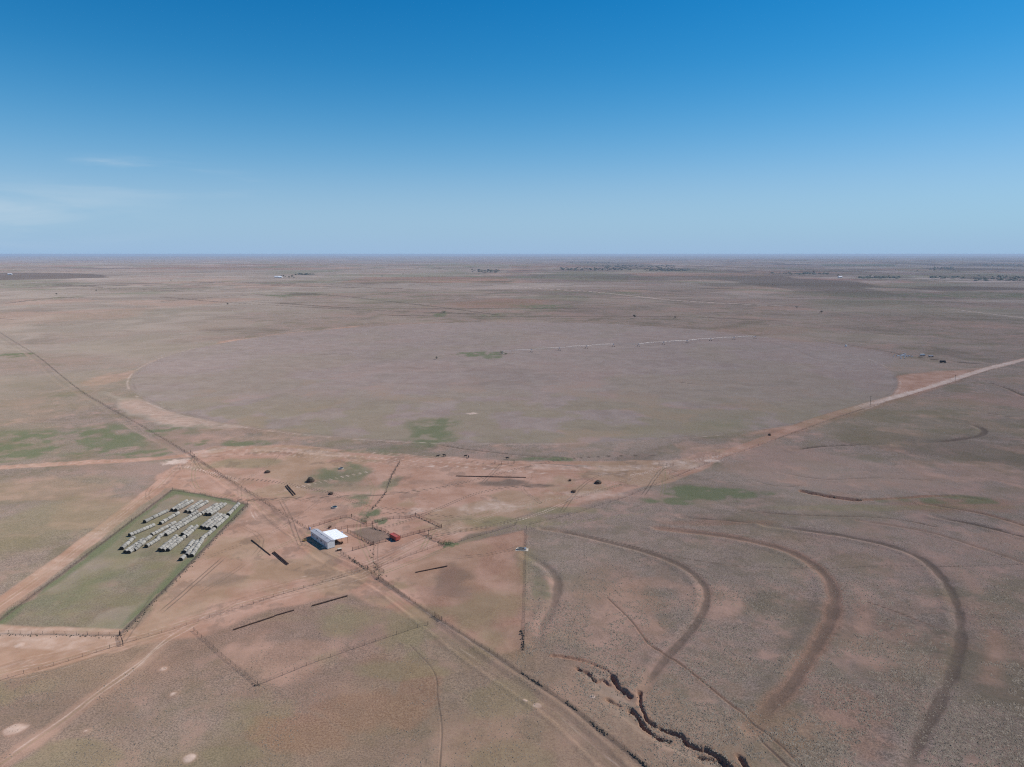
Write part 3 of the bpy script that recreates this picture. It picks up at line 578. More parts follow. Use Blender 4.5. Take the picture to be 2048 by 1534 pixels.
# ================================================================== objects
C = scene.collection
class MB:
    """collects boxes, tubes and lofts into one mesh"""
    def __init__(s): s.v = []; s.f = []; s.mi = []; s.cur = 0
    def add(s, vs, fs):
        b = len(s.v); s.v += [tuple(v) for v in vs]; s.f += [tuple(i + b for i in f) for f in fs]; s.mi += [s.cur] * len(fs); return s
    def box(s, c, size, rot=0.0, tilt=None):
        hx, hy, hz = (v / 2 for v in size); M = Matrix.Rotation(rot, 3, 'Z')
        if tilt is not None: M = M @ tilt
        vs = [M @ Vector((x * hx, y * hy, z * hz)) + Vector(c) for z in (-1, 1) for x, y in ((-1, -1), (1, -1), (1, 1), (-1, 1))]
        return s.add(vs, [(3, 2, 1, 0), (4, 5, 6, 7), (0, 1, 5, 4), (1, 2, 6, 5), (2, 3, 7, 6), (3, 0, 4, 7)])
    def tube(s, p0, p1, r0, r1=None, n=6, cap=True):
        r1 = r0 if r1 is None else r1; p0, p1 = Vector(p0), Vector(p1); d = (p1 - p0).normalized()
        a = d.orthogonal().normalized(); b = d.cross(a); vs = []
        for p, r in ((p0, r0), (p1, r1)):
            for i in range(n): t = 2 * math.pi * i / n; vs.append(p + (a * math.cos(t) + b * math.sin(t)) * r)
        fs = [(i, (i + 1) % n, n + (i + 1) % n, n + i) for i in range(n)]
        if cap: fs += [tuple(range(n - 1, -1, -1)), tuple(range(n, 2 * n))]
        return s.add(vs, fs)
    def lathe(s, prof, n=20, c=(0, 0, 0)):
        vs = [(c[0] + r * math.cos(2 * math.pi * i / n), c[1] + r * math.sin(2 * math.pi * i / n), c[2] + z) for r, z in prof for i in range(n)]
        fs = [(k * n + i, k * n + (i + 1) % n, (k + 1) * n + (i + 1) % n, (k + 1) * n + i) for k in range(len(prof) - 1) for i in range(n)]
        return s.add(vs, fs)
    def build(s, name, mat, parent=None, smooth=False):
        me = bpy.data.meshes.new(name); me.from_pydata(s.v, [], s.f)
        for m in (mat if isinstance(mat, (list, tuple)) else [mat]): me.materials.append(m)
        if any(s.mi): me.polygons.foreach_set('material_index', s.mi)
        if smooth: me.polygons.foreach_set('use_smooth', [True] * len(s.f))
        me.update(); o = bpy.data.objects.new(name, me); C.objects.link(o)
        if parent: o.parent = parent
        return o
def tag(o, label=None, cat=None, group=None, kind=None):
    if label: o['label'] = label
    if cat: o['category'] = cat
    if group: o['group'] = group
    if kind: o['kind'] = kind
    return o
def empty(name, loc, rz=0.):
    o = bpy.data.objects.new(name, None); C.objects.link(o); o.location = loc; o.rotation_euler = (0, 0, rz); o.empty_display_size = .5; return o
def copy_tree(o, parent=None):
    c = o.copy(); C.objects.link(c)
    if parent: c.parent = parent
    for ch in list(o.children): copy_tree(ch, c)
    return c
def spot(px, py):
    x, y = G(px, py); return (x, y, H(x, y))

M = {}
M['hay'] = simple_mat('weathered_hay', (.41, .385, .335), .95, 0, .35, 6, .6, (.20, .185, .15), .28)
M['hay_end_shaded'] = simple_mat('hay_end_shaded', (.05, .038, .024), 1., 0, .4, 8, .6, None, .15)  # bale ends: their shade is put into the near-black hay colour
M['hay_dark'] = simple_mat('old_hay', (.085, .065, .045), 1., 0, .5, 5, .8)
M['white_metal'] = simple_mat('white_sheet_metal', (.62, .63, .62), .45, 0, .12, .8)
M['canopy'] = simple_mat('bright_roof_metal', (.80, .81, .82), .4, 0, .04, .5)
M['roof_grey'] = simple_mat('weathered_roof_metal', (.44, .44, .45), .55, .1, .22, 1.2, .1, (.36, .35, .37))
M['glass'] = simple_mat('dark_glass', (.03, .04, .05), .1, 0, .2)
M['rust'] = simple_mat('rusty_steel', (.115, .05, .032), .8, .2, .4, 4, .3, (.07, .035, .025))
M['red_paint'] = simple_mat('red_paint', (.42, .075, .05), .5, 0, .3, 2, .1, (.30, .06, .045))
M['bunk'] = simple_mat('blackened_rusty_steel', (.105, .058, .042), .85, .1, .4, 3, .2)
M['dark'] = simple_mat('dark_void', (.012, .012, .012), .9)
M['wood'] = simple_mat('weathered_post_wood', (.15, .115, .09), .95, 0, .35, 6, .4, None, .3)
M['pole_wood'] = simple_mat('creosote_pole_wood', (.10, .065, .045), .9, 0, .3, 3, .3)
M['wire'] = simple_mat('rusted_wire', (.14, .10, .08), .7, .4, .2)
M['pipe'] = simple_mat('rusty_pipe_rail', (.14, .06, .045), .75, .2, .4, 3)
M['galv'] = simple_mat('galvanised_steel', (.52, .53, .55), .45, .6, .2, 2)
M['galv_old'] = simple_mat('dull_galvanised_pipe', (.20, .19, .19), .7, .3, .2, 2)
M['rubber'] = simple_mat('tyre_rubber', (.02, .02, .02), .85)
M['concrete'] = simple_mat('pale_concrete', (.50, .44, .36), .9, 0, .25, 3, .2)
M['water'] = simple_mat('tank_water', (.015, .02, .02), .05, 0, .2)
M['weed'] = simple_mat('dry_tumbleweed', (.085, .062, .045), 1., 0, .5, 3, .5, (.15, .115, .08))
M['grass'] = simple_mat('bunch_grass', (.215, .18, .14), 1., 0, .4, .6, 0, (.12, .10, .078))
M['leaf'] = simple_mat('dark_foliage', (.050, .062, .036), .95, 0, .4, 1.2, 0, (.085, .085, .055), .3)
M['leaf_green'] = simple_mat('green_foliage', (.060, .105, .035), .95, 0, .4, 1.2, 0, (.10, .14, .05))
M['bark'] = simple_mat('tree_bark', (.09, .07, .055), .95, 0, .3, 5)
M['cow'] = simple_mat('black_hide', (.012, .010, .009), .75, 0, .3, 4)
M['tan'] = simple_mat('yellow_tan_paint', (.42, .27, .09), .6, 0, .3, 3)
M['blue_plastic'] = simple_mat('pale_blue_plastic', (.30, .33, .45), .5, 0, .2, 2)
M['brick_red'] = simple_mat('barn_red', (.26, .09, .07), .8, 0, .3, 2)

# ------------------------------------------------------------------ round bales
def bale_mesh(seed):
    r_ = random.Random(seed); mb = MB(); n = 22; rad = .96; Lh = .74
    prof = [(-Lh, .0), (-Lh - .0, rad * .55), (-Lh, rad * .93), (-Lh * .93, rad * .99), (-Lh * .4, rad), (Lh * .4, rad), (Lh * .93, rad * .99), (Lh, rad * .93), (Lh, rad * .55), (Lh, .0)]
    sq = r_.uniform(.93, .98)
    jit = [1 + r_.uniform(-.018, .018) for _ in range(n)]
    vs = []
    for k, (y, r) in enumerate(prof):
        for i in range(n):
            a = 2 * math.pi * i / n; rr_ = r * jit[i]; x = rr_ * math.cos(a) * (1.02); z = rr_ * math.sin(a) * sq
            z = max(z, -rad * .86); vs.append((x + y * .01, y + (r_.uniform(-.02, .02) if 0 < r < rad * .9 else 0), z + rad * .84))
    for k in range(len(prof) - 1):
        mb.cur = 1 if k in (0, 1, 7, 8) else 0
        b = len(mb.v)
        mb.add([vs[k * n + i] for i in range(n)] + [vs[(k + 1) * n + i] for i in range(n)], [(i, n + i, n + (i + 1) % n, (i + 1) % n) for i in range(n)])
    o = mb.build('round_bale', [M['hay'], M['hay_end_shaded']], None, False)
    bm = bmesh.new(); bm.from_mesh(o.data); bmesh.ops.remove_doubles(bm, verts=bm.verts, dist=.0005); bmesh.ops.recalc_face_normals(bm, faces=bm.faces); bm.to_mesh(o.data); bm.free()
    for p in o.data.polygons: p.use_smooth = p.material_index == 0
    me = o.data; bpy.data.objects.remove(o); return me
BALES = [bale_mesh(i) for i in range(5)]
def z2(zx, zy): return (200 + zx / 6.4, 960 + zy / 6.4)        # traced on an enlarged crop
ROWS = [  # near end, far end, description of the row
    ((935, 392), (1120, 275), 'left row of the back left pair'), ((985, 395), (1185, 282), 'right row of the back left pair'),
    ((1115, 412), (1300, 285), 'left row of the back middle pair'), ((1165, 420), (1370, 292), 'right row of the back middle pair'),
    ((585, 540), (850, 412), 'single curved row nearest the left fence'), ((790, 560), (1010, 435), 'short single row left of the long block'),
    ((400, 712), (675, 592), 'lower single row along the left fence'),
    ((1310, 440), (1510, 318), 'left row of the brownish back block'), ((1372, 448), (1560, 318), 'middle row of the brownish back block'), ((1420, 450), (1610, 318), 'right row of the brownish back block'),
    ((1310, 612), (1510, 452), 'left row of the block at the right fence'), ((1355, 622), (1560, 455), 'middle row of the block at the right fence'), ((1405, 628), (1600, 462), 'inner right row of the block at the right fence'),
    ((1485, 612), (1640, 475), 'outermost row of the block at the right fence'), ((1650, 455), (1770, 325), 'short row in the far right corner of the yard'),
    ((745, 748), (1235, 428), 'left row of the long middle block'), ((860, 705), (1285, 452), 'right row of the long middle block'), ((680, 705), (960, 560), 'upper stub row beside the long middle block'),
    ((610, 850), (755, 760), 'short row under the long middle block'),
    ((290, 878), (430, 752), 'outer row of the near left block'), ((335, 922), (560, 770), 'second row of the near left block'), ((385, 925), (640, 740), 'third row of the near left block'), ((450, 895), (560, 810), 'short fourth row of the near left block'),
    ((775, 898), (985, 725), 'left row of the near middle trio'), ((825, 905), (1015, 755), 'middle row of the near middle trio'), ((885, 900), (1100, 720), 'right row of the near middle trio'), ((1110, 725), (1250, 600), 'row behind the near middle trio'), ((1068, 700), (1190, 610), 'short inner row behind the near middle trio'),
    ((1090, 925), (1205, 785), 'left row of the near right block'), ((1115, 968), (1250, 800), 'middle row of the near right block'), ((1180, 975), (1310, 775), 'right row of the near right block'), ((1310, 762), (1480, 632), 'row running back from the near right block'), ((1045, 1020), (1085, 985), 'pair nearest the camera'),
]
nb = 0
for ri, (a, b, desc) in enumerate(ROWS):
    p0 = np.array(G(*z2(*a))); p1 = np.array(G(*z2(*b))); d = p1 - p0; Ln = np.hypot(*d); d /= Ln; n = max(2, int(Ln / 1.76) + 1)
    ang = math.atan2(-d[0], d[1]); gap = set(random.sample(range(2, n - 1), max(0, (n - 4) // 9))) if n > 6 else set()
    XY = np.array([p0 + d * (1.76 * k + (.35 if any(g < k for g in gap) else 0)) for k in range(n)])
    XY += np.stack([rng.normal(0, .05, n), np.zeros(n)], 1); Z = H(XY[:, 0], XY[:, 1])
    for k in range(n):
        if nb >= 298: break
        o = bpy.data.objects.new('round_bale', BALES[(ri * 3 + k * 7) % 5]); C.objects.link(o)
        o.location = (XY[k, 0], XY[k, 1], Z[k] - .06); o.rotation_euler = (0, random.uniform(-.1, .1), ang + random.uniform(-.035, .035)); sc1 = random.uniform(.93, 1.05); o.scale = (sc1 * random.uniform(.99, 1.05), random.uniform(1.08, 1.15), sc1)
        pre = 'nearest grey round bale of the ' if k == 0 else 'farthest grey round bale of the ' if k == n - 1 else 'grey round bale inside the '
        tag(o, pre + desc, 'hay bale', 'round hay bales lined up in the fenced yard'); nb += 1
print('bales', nb)

# ------------------------------------------------------------------ tin building with open canopy
u = Vector((.645, -.764, 0)); w_ = Vector((.764, .645, 0))
x_, y_ = G(655.5, 1099); base = Vector((x_, y_, 0)); BL, BW, BH = 17.4, 3.5, 3.3
org = base - u * BL; rz = math.atan2(u.y, u.x)
bld = empty('shed', (org.x, org.y, H(org.x, org.y) - .02), rz)      # local x runs along the building, local y towards the canopy
tag(bld, 'long narrow white metal shed with a bright flat canopy on its right side', 'shed')
def ribbed(mb, p, q, z0, z1, nrm, pitch=.45, dep=.045):
    p, q = Vector(p), Vector(q); L_ = (q - p).length; n = int(L_ / pitch); nrm = Vector(nrm); pts = []
    for i in range(n):
        for t, dd in ((0, 0), (.55, 0), (.68, dep), (.87, dep)): pts.append(p.lerp(q, (i + t) / n) + nrm * dd)
    pts.append(q); m = len(pts)
    mb.add([(v.x, v.y, z0) for v in pts] + [(v.x, v.y, z1) for v in pts], [(i, i + 1, m + i + 1, m + i) for i in range(m - 1)])
mb = MB(); ribbed(mb, (0, 0, 0), (BL, 0, 0), .15, BH, (0, -1, 0)); ribbed(mb, (BL, 0, 0), (BL, BW, 0), .15, BH, (1, 0, 0)); ribbed(mb, (BL, BW, 0), (0, BW, 0), .15, BH, (0, 1, 0)); ribbed(mb, (0, BW, 0), (0, 0, 0), .15, BH, (-1, 0, 0))
mb.add([(BL, 0, BH), (BL, BW, BH), (BL, BW / 2, BH + .42)], [(0, 1, 2)]); mb.add([(0, 0, BH), (0, BW, BH), (0, BW / 2, BH + .42)], [(0, 2, 1)])
mb.box((BL / 2, BW / 2, .06), (BL - .2, BW - .2, .2)); mb.build('wall', M['white_metal'], bld)
mb = MB()
for sgn in (-1, 1):
    y0 = BW / 2; y1 = BW / 2 + sgn * (BW / 2 + .18); zz0, zz1 = BH + .46, BH - .0
    for (xa, xb) in [(-.2 + k * 1.12, -.2 + k * 1.12 + 1.1) for k in range(16)]:
        xb = min(xb, BL + .2); vs = [(xa, y0, zz0), (xb, y0, zz0), (xb, y1, zz1), (xa, y1, zz1)]; vs += [(a_, b_, c_ - .05) for a_, b_, c_ in vs]
        mb.add(vs, [(0, 1, 2, 3), (7, 6, 5, 4), (0, 4, 5, 1), (1, 5, 6, 2), (2, 6, 7, 3), (3, 7, 4, 0)])
        mb.tube((xa, y0, zz0 + .02), (xa, y1, zz1 + .02), .035, n=4)
mb.tube((-.2, BW / 2, BH + .48), (BL + .2, BW / 2, BH + .48), .07, n=6)
for k in range(3): mb.lathe([(.16, 0), (.16, .25), (.24, .27), (.20, .36), (0, .42)], 10, (3 + k * 5.5, BW / 2, BH + .42))
mb.build('roof', M['roof_grey'], bld)
mb = MB(); mb.box((BL - 3.1, -.035, 1.18), (.95, .06, 2.05)); d_ = mb.build('door', M['roof_grey'], bld)
mb = MB(); mb.box((BL - 2.75, -.1, 1.15), (.12, .06, .04)); mb.build('handle', M['dark'], d_)
mb = MB(); mb.box((BL - 3.1, -.7, .12), (1.3, 1.2, .24)); mb.build('step', M['concrete'], bld)
for xw in (2.4, 7.0, 11.0):
    mb = MB(); mb.box((xw, -.06, 1.9), (1.1, .05, .8)); wd = mb.build('window', M['glass'], bld)
    mb = MB(); [mb.box(c_, s_) for c_, s_ in (((xw, -.08, 2.34), (1.24, .08, .07)), ((xw, -.08, 1.46), (1.24, .08, .07)), ((xw - .59, -.08, 1.9), (.07, .08, .82)), ((xw + .59, -.08, 1.9), (.07, .08, .82)), ((xw, -.10, 1.9), (.04, .04, .8)))]
    mb.build('window_frame', M['white_metal'], wd)
# canopy: rectangle at roof height
cx0, cx1, cy1 = 4.6, BL - .6, BW + 6.9
mb = MB(); nz_ = int((cx1 - cx0) / .3)
for k in range(nz_):
    xa = cx0 + (cx1 - cx0) * k / nz_; xb = cx0 + (cx1 - cx0) * (k + 1) / nz_; xm = xb - .07
    za, zb = BH - .02, BH - .34
    for (p, q, up_) in ((xa, xm, 0), (xm, xb, .045)):
        vs = [(p, BW + .20, za + up_), (q, BW + .20, za + up_), (q, cy1, zb + up_), (p, cy1, zb + up_)]; vs += [(a_, b_, c_ - .06) for a_, b_, c_ in vs]
        mb.add(vs, [(0, 1, 2, 3), (7, 6, 5, 4), (0, 4, 5, 1), (1, 5, 6, 2), (2, 6, 7, 3), (3, 7, 4, 0)])
cnp = mb.build('canopy', M['canopy'], bld)
mb = MB(); mb.box(((cx0 + cx1) / 2, cy1 - .12, BH - .47), (cx1 - cx0, .1, .18)); mb.box(((cx0 + cx1) / 2, (BW + cy1) / 2, BH - .32), (cx1 - cx0, .08, .14)); mb.build('beam', M['rust'], cnp)
for xp in (cx0 + .15, (cx0 + cx1) / 2, cx1 - .15):
    for yp in (cy1 - .15, BW + 3.5):
        mb = MB(); mb.tube((xp, yp, -.5), (xp, yp, BH - .5), .07, n=8); mb.build('canopy_post', M['rust'], cnp)
def B(lx, ly, z=0): q = Vector((org.x, org.y, 0)) + u * lx + w_ * ly; return (q.x, q.y, H(q.x, q.y) + z)
# clutter round the shed: each its own thing
def barrel(loc, mat, label, r=.3, h=.88):
    t = empty('barrel', loc); tag(t, label, 'barrel')
    MB().lathe([(0, 0), (r, 0), (r * 1.03, h * .03), (r, h * .06), (r, h * .32), (r * 1.05, h * .34), (r, h * .36), (r, h * .64), (r * 1.05, h * .66), (r, h * .68), (r, h * .97), (r * .96, h), (0, h * .985)], 16).build('drum', mat, t, True)
    mb = MB(); mb.tube((r * .5, 0, h * .98), (r * .5, 0, h * 1.03), .05, n=8); mb.build('cap', M['dark'], t)
barrel(spot(620, 1059), M['blue_plastic'], 'pale blue drum standing at the far end of the white shed', .42, 1.15)
barrel(spot(684, 1068), M['blue_plastic'], 'pale blue drum beyond the right corner of the bright canopy', .42, 1.1)
def stock_feeder(loc, rz, mat, label, L_=1.6, name='hay_rack'):
    t = empty(name, loc, rz); tag(t, label, 'hay rack')
    for sx in (-1, 1):
        for sy in (-1, 1): MB().tube((sx * L_ / 2, sy * .45, -.1), (sx * L_ / 2, sy * .3, 1.25), .05, n=6).build('leg', mat, t)
    mb = MB(); mb.box((0, 0, .42), (L_, .8, .12)); mb.box((0, .4, .55), (L_, .05, .25)); mb.box((0, -.4, .55), (L_, .05, .25)); mb.build('tray', mat, t)
    mb = MB()
    for k in range(8):
        xx = -L_ / 2 + L_ * (k + .5) / 8
        for sy in (-1, 1): mb.tube((xx, sy * .05, .5), (xx, sy * .42, 1.2), .025, n=4)
    for sy in (-1, 1): mb.tube((-L_ / 2, sy * .42, 1.2), (L_ / 2, sy * .42, 1.2), .035, n=5)
    mb.build('rack', mat, t)
stock_feeder(spot(609, 1082), .4, M['tan'], 'yellow tan metal hay rack standing left of the white shed')
stock_feeder(spot(660, 1056), 1.2, M['rust'], 'dark rusty hay rack behind the bright canopy')
stock_feeder(B(13.2, 6.4), rz, M['wood'], 'brown hay rack half under the near edge of the canopy', 2.2)
stock_feeder(B(15.8, 7.4), rz + 1.3, M['rust'], 'rusty hay rack just outside the near right canopy post', 1.6)
def scrap(loc, rz, mat, mat2, label, s=1.0):
    t = empty('skid_feeder', loc, rz); tag(t, label, 'feeder')
    mb = MB(); mb.box((0, 0, .55), (1.9 * s, 1.1 * s, .7)); mb.box((0, 0, .14), (2.3 * s, .16, .16)); mb.build('bin', mat, t)
    mb = MB(); mb.add([(-1 * s, -.65 * s, .93), (1 * s, -.65 * s, .93), (1 * s, .65 * s, .93), (-1 * s, .65 * s, .93), (-1 * s, 0, 1.3), (1 * s, 0, 1.3)], [(0, 1, 5, 4), (2, 3, 4, 5), (0, 4, 3), (1, 2, 5), (3, 2, 1, 0)]); mb.build('lid', mat2, t)
    for sy in (-1, 1): MB().box((0, sy * .5 * s, .07), (2.5 * s, .14, .14)).build('skid', M['rust'], t)
scrap(spot(679, 1101), .5, M['rust'], M['concrete'], 'small dark feed bin with a pale lid at the near right corner of the shed', .9)

# ------------------------------------------------------------------ red stock trailer
x_, y_ = G(790, 1079); tr = empty('stock_trailer', (x_, y_, H(x_, y_)), math.atan2(-.75, .66)); tag(tr, 'red stock trailer parked against the pen rails', 'trailer')
TL, TW, TH_ = 5.4, 2.3, 2.1
mb = MB()
mb.box((0, -TW / 2, .95), (TL, .05, .8)); mb.box((0, TW / 2, .95), (TL, .05, .8))
for sy in (-1, 1):
    for k in range(3): mb.box((0, sy * TW / 2, 1.55 + k * .27), (TL, .05, .14))
    for k in range(7): mb.box((-TL / 2 + TL * k / 6, sy * (TW / 2 + .03), 1.4), (.07, .07, 1.75))
mb.box((0, 0, .55), (TL, TW, .1)); mb.box((-TL / 2, 0, 1.4), (.05, TW, 1.7)); mb.box((TL / 2 + .002, 0, 1.4), (.05, TW, 1.7)); mb.build('body', M['red_paint'], tr)
mb = MB(); mb.box((0, -.42, TH_ + .17), (TL + .1, TW - .75, .06)); mb.box((0, TW / 2 - .08, TH_ + .17), (TL + .1, .3, .06)); mb.box((-TL / 2 + .3, TW / 2 - .42, TH_ + .171), (.7, .42, .06)); mb.build('roof', M['red_paint'], tr)
mb = MB(); mb.box((TL / 2 + .05, 0, 1.4), (.05, TW - .3, 1.5)); g_ = mb.build('gate', M['red_paint'], tr); MB().box((TL / 2 + .1, .7, 1.4), (.05, .3, .06)).build('latch', M['galv'], g_)
for sx in (-.45, .45):
    for sy in (-1, 1):
        mb = MB(); mb.tube((sx, sy * (TW / 2 + .06), .36), (sx, sy * (TW / 2 + .28), .36), .36, n=16); wh = mb.build('wheel', M['rubber'], tr)
        MB().tube((sx, sy * (TW / 2 + .27), .36), (sx, sy * (TW / 2 + .30), .36), .2, n=12).build('rim', M['galv'], wh)
for sy in (-1, 1): MB().box((0, sy * (TW / 2 + .17), .80), (1.9, .32, .05)).build('fender', M['red_paint'], tr)
mb = MB(); mb.tube((-TL / 2, -.7, .45), (-TL / 2 - 1.2, 0, .45), .05); mb.tube((-TL / 2, .7, .45), (-TL / 2 - 1.2, 0, .45), .05); mb.tube((-TL / 2 - 1.2, 0, 0), (-TL / 2 - 1.2, 0, .7), .04); mb.build('tongue', M['rust'], tr)

# ------------------------------------------------------------------ fences
def walk(pts, step):
    out = []; carry = 0.0
    for a, b in zip(pts[:-1], pts[1:]):
        a, b = np.array(a, float), np.array(b, float); Ls = np.hypot(*(b - a)); t = carry
        while t < Ls: out.append(tuple(a + (b - a) * t / Ls)); t += step
        carry = t - Ls
    out.append(tuple(pts[-1])); return out
def fence(pxs, label, group=None, step=6.0, rad=.055, hgt=1.25, rails=0, mat='wood', rail_mat='wire', brace=True, pts=None, name='fence'):
    P = pts or GL(pxs); Q = walk(P, step); XY = np.array(Q); Z = H(XY[:, 0], XY[:, 1]); c = (XY[0, 0], XY[0, 1], Z[0])
    t = empty(name, c); tag(t, label, 'fence', group); order = sorted(range(len(Q)), key=lambda i: np.hypot(*XY[i])); near = set(order[:100])
    mb0 = MB(); mb0.tube((0, 0, -.4), (0, 0, hgt), rad, rad * .85, n=7); proto = None; rest = MB()
    vert = {tuple(p) for p in P}
    for i, q in enumerate(Q):
        big = tuple(q) in vert or i % 12 == 0
        if i in near:
            if proto is None: proto = mb0.build('post', M[mat], t); o = proto
            else: o = proto.copy(); C.objects.link(o); o.parent = t
            o.location = (XY[i, 0] - c[0], XY[i, 1] - c[1], Z[i] - c[2]); s_ = random.uniform(.85, 1.1) * (1.6 if big and brace else 1.0)
            o.scale = (s_, s_, random.uniform(.9, 1.08) * (1.22 if big and brace else 1)); o.rotation_euler = (random.uniform(-.05, .05), random.uniform(-.05, .05), 0)
        else: rest.tube((XY[i, 0] - c[0], XY[i, 1] - c[1], Z[i] - c[2] - .3), (XY[i, 0] - c[0], XY[i, 1] - c[1], Z[i] - c[2] + hgt), rad, n=5)
    if rest.v: tag(rest.build('post', M[mat], t), 'farther posts of the line', kind='stuff')
    mb = MB(); n_ = rails or 4; rr_ = .036 if rails else .018
    for k in range(n_):
        zz = hgt * (k + 1) / (n_ + .15) - .02
        for i in range(len(Q) - 1):
            mb.tube((XY[i, 0] - c[0], XY[i, 1] - c[1], Z[i] - c[2] + zz), (XY[i + 1, 0] - c[0], XY[i + 1, 1] - c[1], Z[i + 1] - c[2] + zz), rr_, n=4, cap=False)
    mb.build('rail' if rails else 'wire', M[rail_mat], t)
    return t
fence(None, 'long wire fence running from the far left down to the white shed', 'pasture fences', 5.5, pts=L['diag_fence'])
fence(None, 'weed choked wire fence running from the gate down to the bottom edge', 'pasture fences', 4.0, pts=L['low_fence'])
fence([(1053, 1058), (1051, 1180), (1048, 1302)], 'straight wire fence running down beside the pale water trough', 'pasture fences', 4.0)
fence([(897, 1090), (960, 1072), (1034, 1050), (1034, 1045)], 'fence from the green bush rising to the right along the lane', 'pasture fences', 3.5)
fence([(1060, 1050), (1150, 1027), (1250, 996), (1330, 962), (1420, 926), (1540, 884), (1660, 840), (1738, 814), (1870, 777), (1990, 738)], 'wire fence following the south side of the pale main road', 'pasture fences', 6)
fence([(888, 1089), (820, 1112), (766, 1130), (752, 1140)], 'fence from the green bush down to the gate by the crossing', 'pasture fences', 3)
fence([(735, 1137), (700, 1150), (640, 1166), (560, 1190), (470, 1220), (372, 1251), (240, 1288), (110, 1330), (0, 1362)], 'wire fence along the near edge of the main dirt road left of the crossing', 'pasture fences', 4)
fence([(682, 1107), (716, 1128), (736, 1138)], 'short fence from the shed down to the crossing', 'pasture fences', 2.2, .08)
fence([(388, 1262), (450, 1318), (515, 1371)], 'weedy fence running down from the road on the lower left', 'pasture fences', 3.2)
fence([(515, 1372), (620, 1330), (740, 1288), (836, 1256), (856, 1250)], 'wire fence rising right across the bottom pasture', 'pasture fences', 4)
fence([(0, 1240), (90, 1172), (200, 1090), (345, 980)], 'left fence of the hay yard', 'hay yard fences', 4)
fence([(345, 980), (400, 988), (495, 1008)], 'back fence of the hay yard', 'hay yard fences', 4)
fence([(495, 1008), (410, 1098), (330, 1180), (241, 1270)], 'right fence of the hay yard', 'hay yard fences', 4)
fence([(-90, 1262), (0, 1266), (120, 1268), (239, 1271)], 'near fence of the hay yard', 'hay yard fences', 4)
fence([(990, 927), (1002, 928), (1028, 927)], 'five upright posts standing on the bare flat behind the long bunk', None, 4.2, .13, 2.0, 2)
fence([(1318, 930), (1346, 932)], 'short run of rusty panels beside the road junction', None, 2.4, .1, 1.7, 4, 'rust', 'pipe')
fence([(799, 925), (784, 950), (772, 985), (745, 1018)], 'brushy fence running back from the pens across the flat', None, 3.5, .08)
# pens
PEN = 'pipe rail pens right of the shed'
def pen(pxs, label, step=3.0, rails=5, mat='pipe'): return fence(pxs, label, PEN, step, .065, 1.5, rails, mat, mat if mat == 'pipe' else 'pipe', True, name='pen_fence')
pen([(617, 1057), (640, 1050), (670, 1040), (697, 1033), (703, 1034)], 'back rail of the left pen behind the shed')
pen([(703, 1034), (733, 1048)], 'rail down the left side of the green clump in the pens')
pen([(745, 1048), (777, 1038), (790, 1036), (816, 1037), (831, 1032)], 'back rail of the far right pen')
pen([(831, 1032), (858, 1043), (883, 1055)], 'right rail of the far right pen')
pen([(883, 1056), (858, 1062), (838, 1067), (801, 1077)], 'near rail of the far right pen, ending at the red trailer')
pen([(745, 1056), (771, 1064), (784, 1073)], 'dark middle rail reaching the red trailer from the left')
pen([(671, 1061), (700, 1055), (733, 1053), (745, 1051)], 'reddish alley rail behind the bright canopy')
pen([(695, 1064), (720, 1077), (747, 1090)], 'left rail of the middle pen')
pen([(747, 1090), (762, 1086), (777, 1083)], 'near rail of the middle pen')
pen([(705, 1102), (726, 1096), (747, 1090)], 'rail from the middle pen to the post beside the shed')
pen([(840, 1067), (862, 1077), (888, 1089)], 'wing rail leading down to the green bush')
# gates and gate posts at the crossing
def gate(pa, pb, label, mat='rust', h=1.2):
    a, b = G(*pa), G(*pb); d = math.hypot(b[0] - a[0], b[1] - a[1]); t = empty('gate', (a[0], a[1], H(*a)), math.atan2(b[1] - a[1], b[0] - a[0])); tag(t, label, 'gate')
    for xx in (0, d): MB().tube((xx, 0, -.4), (xx, 0, 1.9), .13, .11, n=8).build('gate_post', M['wood'], t)
    mb = MB()
    for k in range(5): mb.tube((.15, 0, .3 + k * h / 4), (d - .15, 0, .3 + k * h / 4), .03, n=5)
    for xx in (.15, d / 2, d - .15): mb.tube((xx, 0, .3), (xx, 0, .3 + h), .035, n=5)
    mb.build('gate_panel', M[mat], t)
gate((736, 1139), (757, 1158), 'dark pipe gate at the road crossing below the pens')
gate((752, 1132), (768, 1146), 'short rusty gate standing open right of the crossing')
gate((240, 1271), (246, 1290), 'gate at the near right corner of the hay yard')
gate((381, 906), (390, 914), 'dark gate where the far lane meets the long fence')
gate((870, 1234), (884, 1243), 'dark gate on the lower fence line below the brown bare ground')

# weeds banked against the fences: nobody could count them
def weeds(lines, label, dens=1.6, size=.42, spread=.5, seed=1, mat='weed', name='tumbleweeds'):
    r_ = random.Random(seed); mb = MB(); pts = []
    for P in lines:
        pts += [(q[0] + r_.gauss(0, spread), q[1] + r_.gauss(0, spread)) for q in walk(P, 1 / dens) if vnoise(np.array([q[0] / 7]), np.array([q[1] / 7]), seed)[0] > .28]
    XY = np.array(pts); Z = H(XY[:, 0], XY[:, 1])
    oct_ = [(0, 2, 4), (2, 1, 4), (1, 3, 4), (3, 0, 4), (2, 0, 5), (1, 2, 5), (3, 1, 5), (0, 3, 5)]
    for (x, y), z in zip(XY, Z):
        s_ = size * r_.uniform(.5, 1.35); j = lambda: r_.uniform(.65, 1.25) * s_
        mb.add([(x + j(), y + .2 * j(), z + .3 * s_), (x - j(), y, z + .3 * s_), (x, y + j(), z + .35 * s_), (x + .1, y - j(), z + .3 * s_), (x + r_.uniform(-.1, .1), y, z + j() * 1.1), (x, y, z - .25)], oct_)
    o = mb.build(name, M[mat]); tag(o, label, 'weeds', kind='stuff'); return o
